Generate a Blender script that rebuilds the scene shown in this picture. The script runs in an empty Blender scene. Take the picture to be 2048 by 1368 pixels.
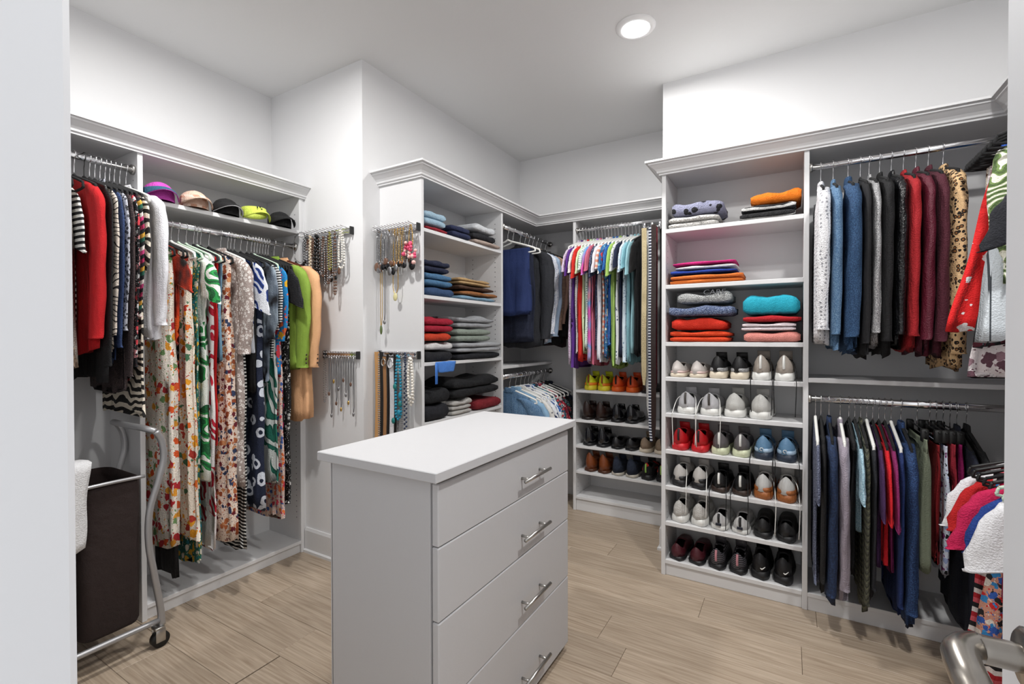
import bpy, bmesh, math, random
from math import sin, cos, pi, radians, tan
from mathutils import Vector, noise
R = random.Random(7)
sc = bpy.context.scene
COL = sc.collection
# ------------------------------------------------------------------ camera
F, CY, PIT, YAW, ROL, H = 940.553, 685.4058, radians(.6238), radians(30.5461), radians(.1083), 1.246
cam = bpy.data.cameras.new('camera'); co = bpy.data.objects.new('camera', cam); COL.objects.link(co)
cam.sensor_width = 36; cam.lens = F / 2048 * 36; cam.shift_y = (CY - 684) / 2048; cam.clip_start = .02
co.location = (0, 0, H)
from mathutils import Matrix
co.rotation_euler = (Matrix.Rotation(YAW, 3, 'Z') @ Matrix.Rotation(pi/2 - PIT, 3, 'X') @ Matrix.Rotation(-ROL, 3, 'Z')).to_euler()
sc.camera = co
def ray(u, v):
    a = (u-1024)/F; b = (CY-v)/F
    a, b = a*cos(ROL)-b*sin(ROL), a*sin(ROL)+b*cos(ROL)
    d = cos(PIT)+b*sin(PIT); z = b*cos(PIT)-sin(PIT)
    return Vector((a*cos(YAW)-d*sin(YAW), a*sin(YAW)+d*cos(YAW), z))
C0 = Vector((0, 0, H))
def onX(u, v, X): r = ray(u, v); return C0+r*(X/r.x)
def onY(u, v, Y): r = ray(u, v); return C0+r*(Y/r.y)
def onZ(u, v, Z): r = ray(u, v); return C0+r*((Z-H)/r.z)
# ------------------------------------------------------------------ world, exposure
w = bpy.data.worlds.new('world'); sc.world = w; w.use_nodes = True
w.node_tree.nodes['Background'].inputs[0].default_value = (.98, .99, 1, 1)
w.node_tree.nodes['Background'].inputs[1].default_value = 1.15
sc.view_settings.view_transform = 'Standard'; sc.view_settings.look = 'None'
sc.view_settings.exposure = 0.03; sc.view_settings.gamma = 1
sc.view_settings.use_curve_mapping = False
LAMP_W = 24
# ------------------------------------------------------------------ materials
def lin(c):
    if isinstance(c, str):
        c = tuple(int(c[i:i+2], 16)/255 for i in (0, 2, 4))
    return tuple(x/12.92 if x <= .04045 else ((x+.055)/1.055)**2.4 for x in c)+(1,)
MATS = {}
def M(name, col='808080', rough=.85, metal=0, pat=None, cols=(), s=10, bump=.25, bs=220, st=(1, 1, 1), rot=(0, 0, 0), dist=3, emit=0, thr=.42, coat=0):
    if name in MATS: return MATS[name]
    m = bpy.data.materials.new(name); m.use_nodes = True; nt = m.node_tree; N = nt.nodes; L = nt.links
    b = N['Principled BSDF']; b.inputs['Roughness'].default_value = rough; b.inputs['Metallic'].default_value = metal
    b.inputs['Coat Weight'].default_value = coat
    MATS[name] = m
    base = lin(col); b.inputs['Base Color'].default_value = base
    if emit:
        b.inputs['Emission Color'].default_value = base; b.inputs['Emission Strength'].default_value = emit; return m
    if pat == 'floral': s *= 2
    if pat == 'leaf': s *= 1.5
    if pat == 'heather': s *= 2.4
    if pat == 'leopard': s *= 1.7
    tc = N.new('ShaderNodeTexCoord'); mp = N.new('ShaderNodeMapping'); L.new(tc.outputs['Object'], mp.inputs[0])
    rr = random.Random(name)
    mp.inputs['Scale'].default_value = st; mp.inputs['Rotation'].default_value = rot
    mp.inputs['Location'].default_value = (rr.random()*5, rr.random()*5, rr.random()*5)
    V = mp.outputs[0]
    def node(t, **k):
        n = N.new('ShaderNode'+t)
        for a, x in k.items():
            if hasattr(n, a): setattr(n, a, x)
            else: n.inputs[a].default_value = x
        return n
    def ramp(src, stops, const=True):
        r = N.new('ShaderNodeValToRGB'); e = r.color_ramp
        if const: e.interpolation = 'CONSTANT'
        while len(e.elements) < len(stops): e.elements.new(1)
        for el, (p, c) in zip(e.elements, stops): el.position = p; el.color = lin(c)
        L.new(src, r.inputs[0]); return r.outputs[0]
    def mix(f, a, c):
        n = N.new('ShaderNodeMix'); n.data_type = 'RGBA'
        L.new(f, n.inputs[0])
        for x, i in ((a, 6), (c, 7)):
            if isinstance(x, str): n.inputs[i].default_value = lin(x)
            else: L.new(x, n.inputs[i])
        return n.outputs[2]
    def warp(v, amt, ns):
        n = node('TexNoise', Scale=ns); L.new(v, n.inputs['Vector'])
        q = N.new('ShaderNodeVectorMath'); q.operation = 'MULTIPLY_ADD'
        L.new(n.outputs['Color'], q.inputs[0]); q.inputs[1].default_value = (amt,)*3; L.new(v, q.inputs[2])
        return q.outputs[0]
    out = None
    if pat in ('heather', 'noise'):
        n = node('TexNoise', Scale=s, Detail=2); L.new(V, n.inputs['Vector'])
        k = len(cols); out = ramp(n.outputs[0], [(.36+.28*i/max(1, k-1), c) for i, c in enumerate(cols)], False)
    elif pat in ('stripe', 'zebra'):
        wv = node('TexWave', Scale=s, Distortion=0 if pat == 'stripe' else dist*3.2, Detail=1.5)
        wv.bands_direction = 'Z'; wv.inputs['Detail Scale'].default_value = .9
        L.new(V, wv.inputs['Vector'])
        k = len(cols); out = ramp(wv.outputs['Fac'], [(i/k, c) if isinstance(c, str) else c for i, c in enumerate(cols)])
    elif pat in ('leopard', 'spots', 'dots'):
        v2 = V if pat == 'dots' else warp(V, .35/s, s*1.3)
        vo = node('TexVoronoi', Scale=s, Randomness=.35 if pat == 'dots' else .9); L.new(v2, vo.inputs['Vector'])
        if pat == 'leopard': out = ramp(vo.outputs['Distance'], [(0, cols[1]), (.22, cols[2]), (.42, cols[0])])
        else: out = ramp(vo.outputs['Distance'], [(0, cols[1]), (thr*.75, cols[0])])
    elif pat == 'floral':
        v2 = warp(V, .8/s, s*1.6)
        vo = node('TexVoronoi', Scale=s); L.new(v2, vo.inputs['Vector'])
        sp = N.new('ShaderNodeSeparateColor'); L.new(vo.outputs['Color'], sp.inputs[0])
        k = len(cols)-1
        fl = ramp(sp.outputs[0], [(i/k, c) for i, c in enumerate(cols[1:])])
        v3 = node('TexVoronoi', Scale=s*2.7); L.new(warp(V, .5/s, s*3), v3.inputs['Vector'])
        s3 = N.new('ShaderNodeSeparateColor'); L.new(v3.outputs['Color'], s3.inputs[0])
        f2 = ramp(s3.outputs[1], [(i/k, c) for i, c in enumerate(cols[1:])])
        mk = ramp(vo.outputs['Distance'], [(0, 'ffffff'), (thr, '000000')])
        m3 = ramp(v3.outputs['Distance'], [(0, 'ffffff'), (.3, '000000')])
        out = mix(mk, mix(m3, cols[0], f2), fl)
    elif pat == 'leaf':
        wv = node('TexWave', Scale=s, Distortion=dist*5, Detail=1.5); wv.bands_direction = 'DIAGONAL'
        wv.inputs['Detail Scale'].default_value = .8; L.new(V, wv.inputs['Vector'])
        vo = node('TexVoronoi', Scale=s*.9); L.new(warp(V, .5/s, s), vo.inputs['Vector'])
        k = len(cols)-1
        a = ramp(wv.outputs['Fac'], [(i/len(cols), c) for i, c in enumerate(cols)])
        out = mix(ramp(vo.outputs['Distance'], [(0, '000000'), (.5, 'ffffff')]), a, cols[0])
    elif pat == 'plaid':
        a = node('TexWave', Scale=s); a.bands_direction = 'Z'; c = node('TexWave', Scale=s); c.bands_direction = 'Y'
        L.new(V, a.inputs['Vector']); L.new(V, c.inputs['Vector'])
        out = mix(ramp(a.outputs['Fac'], [(0, '000000'), (.55, 'ffffff')]), cols[0], mix(ramp(c.outputs['Fac'], [(0, '000000'), (.5, 'ffffff')]), cols[1], cols[2 % len(cols)]))
    elif pat == 'chevron':
        sx = N.new('ShaderNodeSeparateXYZ'); L.new(V, sx.inputs[0])
        pp = N.new('ShaderNodeMath'); pp.operation = 'PINGPONG'; L.new(sx.outputs[1], pp.inputs[0]); pp.inputs[1].default_value = .025
        ad = N.new('ShaderNodeMath'); ad.operation = 'MULTIPLY_ADD'; L.new(pp.outputs[0], ad.inputs[0]); ad.inputs[1].default_value = 1.2; L.new(sx.outputs[2], ad.inputs[2])
        fr = N.new('ShaderNodeMath'); fr.operation = 'MULTIPLY'; L.new(ad.outputs[0], fr.inputs[0]); fr.inputs[1].default_value = s
        f2 = N.new('ShaderNodeMath'); f2.operation = 'FRACT'; L.new(fr.outputs[0], f2.inputs[0])
        k = len(cols); out = ramp(f2.outputs[0], [(i/k, c) for i, c in enumerate(cols)])
    if out is None and bump and pat != 'plain':
        n = node('TexNoise', Scale=30, Detail=3); L.new(V, n.inputs['Vector'])
        d = tuple(max(0, x*.82) for x in base[:3]); 
        q = N.new('ShaderNodeMix'); q.data_type = 'RGBA'; L.new(n.outputs[0], q.inputs[0]); q.inputs[6].default_value = base; q.inputs[7].default_value = d+(1,)
        out = q.outputs[2]
    if out is not None: L.new(out, b.inputs['Base Color'])
    if bump:
        n = node('TexNoise', Scale=bs, Detail=2); L.new(tc.outputs['Object'], n.inputs['Vector'])
        n2 = node('TexNoise', Scale=24, Detail=3)
        fabric = name.startswith(('fabric_', 'shirt_'))
        m2 = N.new('ShaderNodeMapping'); m2.inputs['Scale'].default_value = (1, 1, .22 if fabric else 1); L.new(tc.outputs['Object'], m2.inputs[0]); L.new(m2.outputs[0], n2.inputs['Vector'])
        ad = N.new('ShaderNodeMath'); ad.operation = 'MULTIPLY_ADD'; L.new(n2.outputs[0], ad.inputs[0]); ad.inputs[1].default_value = 5; L.new(n.outputs[0], ad.inputs[2])
        bp = N.new('ShaderNodeBump'); bp.inputs['Strength'].default_value = bump*(1.6 if fabric else 1); bp.inputs['Distance'].default_value = .012
        L.new(ad.outputs[0], bp.inputs['Height']); L.new(bp.outputs[0], b.inputs['Normal'])
    return m
WHITE = M('cabinet_white', 'd9d9da', .45, bump=.02, pat='plain')
WALL = M('wall_paint', 'e3e3e4', .8, bump=.03, pat='plain', bs=400)
CEIL = M('ceiling_paint', 'dedede', .9, bump=.03, pat='plain', bs=300)
DOORW = M('door_paint', 'dcdee2', .5, bump=0, pat='plain')
CHROME = M('chrome', 'e8e8ea', .14, 1, bump=0)
STEEL = M('brushed_steel', 'b9b7b3', .3, 1, bump=0)
NICKEL = M('satin_nickel', 'a8a39c', .27, 1, bump=0)
SILVER = M('silver_chain', '98989a', .32, 1, bump=0)
GOLD = M('gold_chain', 'c9a45c', .28, 1, bump=0)
BLK = M('black_plastic', '141414', .5, bump=0, pat='plain')
DARK = M('dark_lining', '1b1a1c', .9, bump=0, pat='plain')
VELV = M('black_velvet', '121214', .9, bump=.1, pat='plain')
WPLA = M('white_plastic', 'e6e6e2', .35, bump=0, pat='plain')
MINT = M('mint_velvet', 'bfd3c0', .7, bump=.05, pat='plain')
PEARL = M('pearl', 'e9e4da', .2, bump=0, pat='plain', coat=.5)
def wood_mat():
    m = bpy.data.materials.new('oak_plank'); m.use_nodes = True; nt = m.node_tree; N = nt.nodes; L = nt.links; b = N['Principled BSDF']
    tc = N.new('ShaderNodeTexCoord'); mp = N.new('ShaderNodeMapping'); oi = N.new('ShaderNodeObjectInfo')
    L.new(tc.outputs['Object'], mp.inputs[0]); mp.inputs['Scale'].default_value = (.55, 13, 13)
    ad = N.new('ShaderNodeVectorMath'); ad.operation = 'ADD'; L.new(mp.outputs[0], ad.inputs[0])
    sc2 = N.new('ShaderNodeMath'); sc2.operation = 'MULTIPLY'; L.new(oi.outputs['Random'], sc2.inputs[0]); sc2.inputs[1].default_value = 37
    L.new(sc2.outputs[0], ad.inputs[1])
    n1 = N.new('ShaderNodeTexNoise'); n1.inputs['Scale'].default_value = 1.6; n1.inputs['Detail'].default_value = 5; n1.inputs['Distortion'].default_value = .8; L.new(ad.outputs[0], n1.inputs[0])
    wv = N.new('ShaderNodeMath'); wv.operation = 'PINGPONG'; 
    mu = N.new('ShaderNodeMath'); mu.operation = 'MULTIPLY'; L.new(n1.outputs[0], mu.inputs[0]); mu.inputs[1].default_value = 15; L.new(mu.outputs[0], wv.inputs[0]); wv.inputs[1].default_value = 1
    n2 = N.new('ShaderNodeTexNoise'); n2.inputs['Scale'].default_value = 9; n2.inputs['Detail'].default_value = 4; L.new(ad.outputs[0], n2.inputs[0])
    r1 = N.new('ShaderNodeValToRGB'); r1.color_ramp.elements[0].color = lin('8f7c68'); r1.color_ramp.elements[1].color = lin('c0ae9a'); L.new(wv.outputs[0], r1.inputs[0])
    r2 = N.new('ShaderNodeValToRGB'); r2.color_ramp.elements[0].position = .35; r2.color_ramp.elements[0].color = lin('ab9883'); r2.color_ramp.elements[1].position = .65; r2.color_ramp.elements[1].color = lin('cbbaa6'); L.new(n2.outputs[0], r2.inputs[0])
    mx = N.new('ShaderNodeMix'); mx.data_type = 'RGBA'; mx.inputs[0].default_value = .6; L.new(r1.outputs[0], mx.inputs[6]); L.new(r2.outputs[0], mx.inputs[7])
    hs = N.new('ShaderNodeHueSaturation'); L.new(mx.outputs[2], hs.inputs['Color'])
    mr = N.new('ShaderNodeMapRange'); L.new(oi.outputs['Random'], mr.inputs[0]); mr.inputs[3].default_value = .82; mr.inputs[4].default_value = .98; L.new(mr.outputs[0], hs.inputs['Value'])
    L.new(hs.outputs[0], b.inputs['Base Color']); b.inputs['Roughness'].default_value = .42
    bp = N.new('ShaderNodeBump'); bp.inputs['Strength'].default_value = .08; L.new(n2.outputs[0], bp.inputs['Height']); L.new(bp.outputs[0], b.inputs['Normal'])
    return m
OAK = wood_mat()
# ------------------------------------------------------------------ geometry helpers
def tag(o, label=None, cat=None, group=None, kind=None):
    for k, v in (('label', label), ('category', cat), ('group', group), ('kind', kind)):
        if v: o[k] = v
    return o
def add(name, me, parent=None, loc=(0, 0, 0), rz=0):
    o = bpy.data.objects.new(name, me); COL.objects.link(o); o.location = loc; o.rotation_euler = (0, 0, rz)
    if parent: o.parent = parent
    return o
def thing(name, label, cat, loc=(0, 0, 0), rz=0, group=None):
    return tag(add(name, None, None, loc, rz), label, cat, group)
def mk(name, vf, mat, smooth=True):
    me = bpy.data.meshes.new(name); me.from_pydata([tuple(v) for v in vf[0]], [], vf[1])
    if smooth: me.polygons.foreach_set('use_smooth', [True]*len(me.polygons))
    for x in (mat if isinstance(mat, (list, tuple)) else [mat]): me.materials.append(x)
    me.update(); return me
def joinvf(*vfs):
    V = []; Fc = []
    for v, f in vfs:
        o = len(V); V += list(v); Fc += [[i+o for i in q] for q in f]
    return V, Fc
def box_vf(x0, x1, y0, y1, z0, z1, b=.0015):
    bm = bmesh.new(); bmesh.ops.create_cube(bm, size=1)
    for v in bm.verts: v.co = Vector(((x0+x1)/2+v.co.x*(x1-x0), (y0+y1)/2+v.co.y*(y1-y0), (z0+z1)/2+v.co.z*(z1-z0)))
    if b: bmesh.ops.bevel(bm, geom=bm.edges[:], offset=b, segments=1, affect='EDGES')
    bm.verts.index_update(); r = ([v.co.copy() for v in bm.verts], [[v.index for v in f.verts] for f in bm.faces]); bm.free(); return r
def box(name, mat, parent, *d, b=.0015):
    return add(name, mk(name, box_vf(*d, b=b), mat, False), parent)
def loft(rings, c0=True, c1=True, closed=True):
    n = len(rings[0]); V = [p for r in rings for p in r]; Fc = []
    for i in range(len(rings)-1):
        for j in range(n if closed else n-1):
            k = (j+1) % n; Fc.append([i*n+j, i*n+k, (i+1)*n+k, (i+1)*n+j])
    if c0: Fc.append(list(range(n))[::-1])
    if c1: Fc.append(list(range((len(rings)-1)*n, len(rings)*n)))
    return V, Fc
def tube(path, r, n=8, cap=True):
    P = [Vector(p) for p in path]; rings = []
    t = (P[1]-P[0]).normalized(); u = t.orthogonal().normalized()
    for i, p in enumerate(P):
        t2 = (P[min(i+1, len(P)-1)]-P[max(i-1, 0)]).normalized()
        u = (u-t2*u.dot(t2)).normalized(); w = t2.cross(u)
        rr = r[i] if isinstance(r, (list, tuple)) else r
        rings.append([p+(u*cos(2*pi*k/n)+w*sin(2*pi*k/n))*rr for k in range(n)])
    return loft(rings, cap, cap)
def bez(pts, n=8):
    P = [Vector(p) for p in pts]; out = []
    for i in range(len(P)-1):
        p0, p1, p2, p3 = P[max(i-1, 0)], P[i], P[i+1], P[min(i+2, len(P)-1)]
        for k in range(n):
            t = k/n; out.append(.5*((2*p1)+(p2-p0)*t+(2*p0-5*p1+4*p2-p3)*t*t+(3*p1-p0-3*p2+p3)*t**3))
    out.append(P[-1]); return out
def ball(c, r, n=6, m=4, sx=1, sy=1, sz=1):
    rings = []
    for i in range(m+1):
        a = pi*i/m; q = max(sin(a), .02)
        rings.append([Vector((c[0]+r*sx*q*cos(2*pi*k/n), c[1]+r*sy*q*sin(2*pi*k/n), c[2]+r*sz*cos(a))) for k in range(n)])
    return loft(rings)
def sst(x): x = max(0, min(1, x)); return x*x*(3-2*x)
def sweep(name, prof, path, mat, parent):
    P = [Vector((x, y)) for x, y in path]; offs = []
    for i, p in enumerate(P):
        ns = []
        for a, b in ((i-1, i), (i, i+1)):
            if 0 <= a and b < len(P):
                d = (P[b]-P[a]).normalized(); ns.append(Vector((d.y, -d.x)))
        if len(ns) == 1: offs.append(ns[0])
        else: q = ns[0]+ns[1]; offs.append(q/(q.dot(ns[0])))
    rings = [[Vector((p.x+o.x*a, p.y+o.y*a, z)) for a, z in prof] for p, o in zip(P, offs)]
    return add(name, mk(name, loft(rings), mat, False), parent)
# ------------------------------------------------------------------ shell
ZC = 2.718; XL, YN, XM, YB, XC, YR, XR, YF = -2.748, 1.752, -1.952, 3.444, -.639, 2.815, 1.02, .10
def struct(name, mat, *d):
    return tag(box(name, mat, None, *d, b=0), kind='structure')
floor = tag(box('floor', M('subfloor', '8a7660', .8, bump=0, pat='plain'), None, XL-.1, XR+.1, -.9, YB+.1, -.1, -.012, b=0), kind='structure')
PW, PL = .183, 1.22; plank_me = {}
for i in range(24):
    y0 = -.9+i*PW; x = XL-.1-R.random()*PL
    while x < XR+.1:
        a, b = max(x, XL-.1), min(x+PL, XR+.1)
        if b-a > .03:
            key = round(b-a, 2)
            if key not in plank_me: plank_me[key] = mk('plank', box_vf(0, key-.0012, .0006, PW-.0006, -.012, 0, .0012), OAK, False)
            add('plank', plank_me[key], floor, (a, y0, 0))
        x += PL
struct('ceiling', CEIL, XL-.1, XR+.1, -.9, YB+.1, ZC, ZC+.1)
struct('wall_left', WALL, XL-.1, XL, -.02, YN, 0, ZC)
struct('wall_jewelry', WALL, XL-.1, XM, YN, YB+.1, 0, ZC)
struct('wall_back', WALL, XM, XC, YB, YB+.1, 0, ZC)
struct('wall_right_back', WALL, XC, XR+.1, YR, YB+.1, 0, ZC)
struct('wall_right', WALL, XR, XR+.1, -.02, YR, 0, ZC)
fw = tag(box('wall_front', DOORW, None, XL, -.335, -.02, YF, 0, ZC, b=.004), kind='structure')
box('wall_front_right', DOORW, fw, .30, XR, -.02, YF, 0, ZC, b=0); box('wall_front_header', DOORW, fw, -.335, .30, -.02, YF, 2.08, ZC, b=0)
# baseboards
bb = [(0, 0), (.024, 0), (.024, .014), (.014, .02), (.014, .125), (.008, .14), (0, .14)]
tag(sweep('baseboard_jewelry', bb, [(-2.434, YN), (XM, YN), (XM, 1.869)], WHITE, None), kind='structure')
tag(sweep('baseboard_alcove', bb, [(XC, YB-.3), (XC, YR), (-.582, YR)], WHITE, None), kind='structure')
# ------------------------------------------------------------------ closet units
def crown(z0, hgt, path, parent, out=.07):
    pr = [(0, 0), (.012, 0), (.012, .1), (.02, .16), (.022, .28), (.03, .42), (.05, .66), (.057, .72), (.057, .82), (.07, .86), (.07, 1), (0, 1)]
    return sweep('crown_molding', [(a*out/.07, z0+b*hgt) for a, b in pr], path, WHITE, parent)
def rod(parent, a, b):
    a, b = Vector(a), Vector(b); d = (b-a).normalized(); s = d.cross(Vector((0, 0, 1)))
    rings = [[p+s*.0085*cos(2*pi*k/12)+Vector((0, 0, 1))*.015*sin(2*pi*k/12) for k in range(12)] for p in (a, b)]
    o = add('hanging_rod', mk('hanging_rod', loft(rings), CHROME), parent)
    for p, q in ((a, 1), (b, -1)):
        add('rod_socket', mk('rod_socket', tube([p, p+d*q*.012], .021, 12), STEEL), parent)
def pinholes(parent, pts, axis):
    vf = ([], [])
    for p in pts:
        p = Vector(p); n = Vector(axis); u = n.orthogonal().normalized(); v = n.cross(u)
        vf = joinvf(vf, ([p+n*.0006+(u*cos(k*pi/3)+v*sin(k*pi/3))*.0032 for k in range(6)], [[0, 1, 2, 3, 4, 5]]))
    tag(add('pin_holes', mk('pin_holes', vf, DARK, False), parent), kind='stuff')
T = .019
# left unit
UL = thing('closet_unit', 'long white closet unit with hat shelf and dresses, against the left wall', 'closet unit', (0, 0, 0))
XF = -2.434
box('top_panel', WHITE, UL, XL, XF, YF+.02, YN, 2.064, 2.083)
crown(2.05, .066, [(XF, YF+.02), (XF, YN)], UL, .06)
for y in (YF+.02, .937, 1.716): box('side_panel', WHITE, UL, XL, XF, y, y+.02, 0, 2.064)
box('filler_strip', WHITE, UL, XF-.02, XF-.004, 1.736, YN, 0, 2.064)
box('back_panel', WHITE, UL, XL, XL+.006, YF+.04, 1.716, .06, 2.064, b=0)
box('hat_shelf', WHITE, UL, XL+.006, XF, .957, 1.716, 1.844, 1.864)
box('bottom_shelf', WHITE, UL, XL, XF, .957, 1.716, .052, .071); box('toe_kick', WHITE, UL, XF-.03, XF-.012, .957, 1.716, 0, .052)
RXL = -2.468
rod(UL, (RXL, YF+.04, 1.98), (RXL, .937, 1.98)); rod(UL, (RXL, .957, 1.774), (RXL, 1.716, 1.774))
pinholes(UL, [(x, 1.7158, .2+.032*k) for k in range(56) for x in (XF-.04, XL+.05)], (0, -1, 0))
pinholes(UL, [(x, .9368, 1.2+.032*k) for k in range(26) for x in (XF-.04, XL+.05)], (0, -1, 0))
# corner unit (middle wall and back wall)
UM = thing('closet_unit', 'L-shaped white closet unit filling the far corner alcove', 'closet unit')
XMF, YBF, YP = -1.65, 3.1444, 1.872
box('top_panel', WHITE, UM, XM, XMF, YP, YB, 2.086, 2.105); box('top_panel', WHITE, UM, XMF, XC, YBF, YB, 2.086, 2.105)
crown(2.078, .066, [(XM, YP), (XMF, YP), (XMF, YBF), (XC, YBF)], UM)
box('side_panel', WHITE, UM, XM, XMF, YP, YP+.02, 0, 2.086); box('side_panel', WHITE, UM, XM, XMF, 2.66, 2.68, 0, 2.086)
box('side_panel', WHITE, UM, -1.345, -1.324, YBF, YB, 0, 2.086); box('side_panel', WHITE, UM, XC-.02, XC, YBF, YB, 0, 2.086)
box('back_panel', WHITE, UM, XM, XM+.006, YP+.02, YB, .06, 2.086, b=0); box('back_panel', WHITE, UM, XM+.006, XC-.02, YB-.006, YB, .06, 2.086, b=0)
for z in (1.823, 1.472, 1.115, .797, .45, .07): box('shelf', WHITE, UM, XM+.006, XMF, YP+.02, 2.66, z-T, z)
box('shelf', WHITE, UM, XM+.006, XMF, 2.68, YB-.006, 1.035, 1.054)
for z in (.87, .657, .4715, .288, .103): box('shelf', WHITE, UM, -1.324, XC-.02, YBF, YB-.006, z-T, z)
box('toe_kick', WHITE, UM, -1.324, XC-.02, YBF+.012, YBF+.03, 0, .084); box('toe_kick', WHITE, UM, XMF-.03, XMF-.012, YP+.02, 2.66, 0, .052)
rod(UM, (-1.66, 2.68, 1.992), (-1.66, 3.42, 1.992)); rod(UM, (-1.66, 2.68, .98), (-1.66, 3.42, .98))
RYB = 3.164
rod(UM, (-1.324, RYB, 2.014), (XC-.02, RYB, 2.014))
pinholes(UM, [(x, 2.6598, .5+.032*k) for k in range(48) for x in (XMF-.05, XM+.07)], (0, -1, 0))
pinholes(UM, [(-1.3238, y, .13+.032*k) for k in range(56) for y in (YBF+.04, YB-.05)], (1, 0, 0))
# right unit
UR = thing('closet_unit', 'white closet unit with shoe shelves beside two tiers of hanging rods', 'closet unit')
YRF, XRF = 2.519, .72; XP0, XP1, X0 = .054, .075, -.5775
box('top_panel', WHITE, UR, X0, XR, YRF, YR, 2.096, 2.115); box('top_panel', WHITE, UR, XRF, XR, .5, YRF, 2.096, 2.115)
crown(2.088, .066, [(X0, YR), (X0, YRF), (XRF, YRF), (XRF, .5)], UR)
box('side_panel', WHITE, UR, X0, X0+.021, YRF, YR, 0, 2.096); box('side_panel', WHITE, UR, XP0, XP1, YRF, YR, 0, 2.096)
box('side_panel', WHITE, UR, XRF, XR, .5, .52, 0, 2.096)
box('back_panel', WHITE, UR, X0+.021, XR, YR-.006, YR, .06, 2.096, b=0); box('back_panel', WHITE, UR, XR-.006, XR, .52, YR-.006, .06, 2.096, b=0)
for z in (1.807, 1.518, 1.221, 1.039, .851, .66, .471, .283, .083): box('shelf', WHITE, UR, X0+.021, XP0, YRF, YR-.006, z-.021, z)
box('shelf', WHITE, UR, XP1, XR, YRF, YR-.006, 1.04, 1.06); box('shelf', WHITE, UR, XRF, XR, .52, YRF, 1.04, 1.06)
box('bottom_shelf', WHITE, UR, XP1, XR, YRF, YR-.006, .062, .081); box('bottom_shelf', WHITE, UR, XRF, XR, .52, YRF, .062, .081)
box('toe_kick', WHITE, UR, X0+.021, XP0, YRF+.01, YRF+.028, 0, .062); box('toe_kick', WHITE, UR, XP1, XRF, YRF+.004, YRF+.022, 0, .062)
box('toe_kick', WHITE, UR, XRF+.004, XRF+.022, .52, YRF, 0, .062)
RYR, RXR = 2.535, .74
rod(UR, (XP1, RYR, 2.013), (XR, RYR, 2.013)); rod(UR, (XP1, RYR, .965), (XR, RYR, .965))
rod(UR, (RXR, .52, 2.0), (RXR, 2.45, 2.0)); rod(UR, (RXR, .52, .952), (RXR, 2.45, .952))
pinholes(UR, [(X0+.0215, YRF+.04, .13+.032*k) for k in range(58)]+[(X0+.0215, YR-.05, .13+.032*k) for k in range(58)], (1, 0, 0))
# island
ISLAND = M('island_melamine', 'c4c4c6', .5, bump=.02, pat='plain')
IS = thing('drawer_island', 'white four-drawer island with bar pulls standing on the wood floor', 'island', (0, 0, 0))
IX0, IX1, IY0, IY1, IZ = -1.183, -.738, .886, 1.754, .916
box('countertop', ISLAND, IS, IX0, IX1, IY0, IY1, IZ-.026, IZ, b=.002)
for y in (IY0+.03, IY1-.045): box('end_panel', ISLAND, IS, IX0+.025, IX1-.045, y, y+.019, 0, IZ-.026)
box('back_panel', ISLAND, IS, IX0+.02, IX0+.03, IY0+.03, IY1-.03, .02, IZ-.026)
box('bottom_panel', ISLAND, IS, IX0+.03, IX1-.045, IY0+.049, IY1-.049, .03, .05)
for z0, z1 in ((.716, .876), (.524, .7135), (.295, .5215), (.028, .2925)):
    d = box('drawer', ISLAND, IS, IX1-.043, IX1-.021, IY0+.034, IY1-.03, z0, z1, b=.003)
    zc = {.716: .782, .524: .592, .295: .372, .028: .118}[z0]; xh = IX1-.021
    pu = tube([(xh+.03, 1.318, zc), (xh+.03, 1.502, zc)], .006, 12)
    st = joinvf(*[tube([(xh, y, zc), (xh+.03, y, zc)], .0045, 10) for y in (1.347, 1.473)])
    add('bar_pull', mk('bar_pull', joinvf(pu, st), STEEL), d)
# door
DR = thing('door_1', 'open white closet door with satin nickel lever handle', 'door'); DR['kind'] = 'structure'
box('door_slab', DOORW, DR, .222, .257, .12, .785, .012, 2.04, b=.002)
hz = .905; hy = .70
add('rose', mk('rose', tube([(.222, hy, hz), (.216, hy, hz), (.212, hy, hz)], [.032, .032, .027], 24), NICKEL), DR)
lp = bez([(.214, hy, hz), (.19, hy, hz), (.174, hy-.002, hz), (.160, hy-.022, hz), (.159, hy-.055, hz-.006), (.163, hy-.095, hz-.016), (.170, hy-.13, hz-.014)], 6)
lr = [.0145]*10+[.016]*8+[.0165]*8+[.0155, .015, .0145, .014, .0135, .013, .0125, .012, .011, .009, .006]
add('lever_handle', mk('lever_handle', tube(lp, lr, 16), NICKEL), DR)
add('latch_bolt', mk('latch_bolt', box_vf(.236, .246, .784, .793, hz-.008, hz+.008), NICKEL, False), DR)
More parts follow.
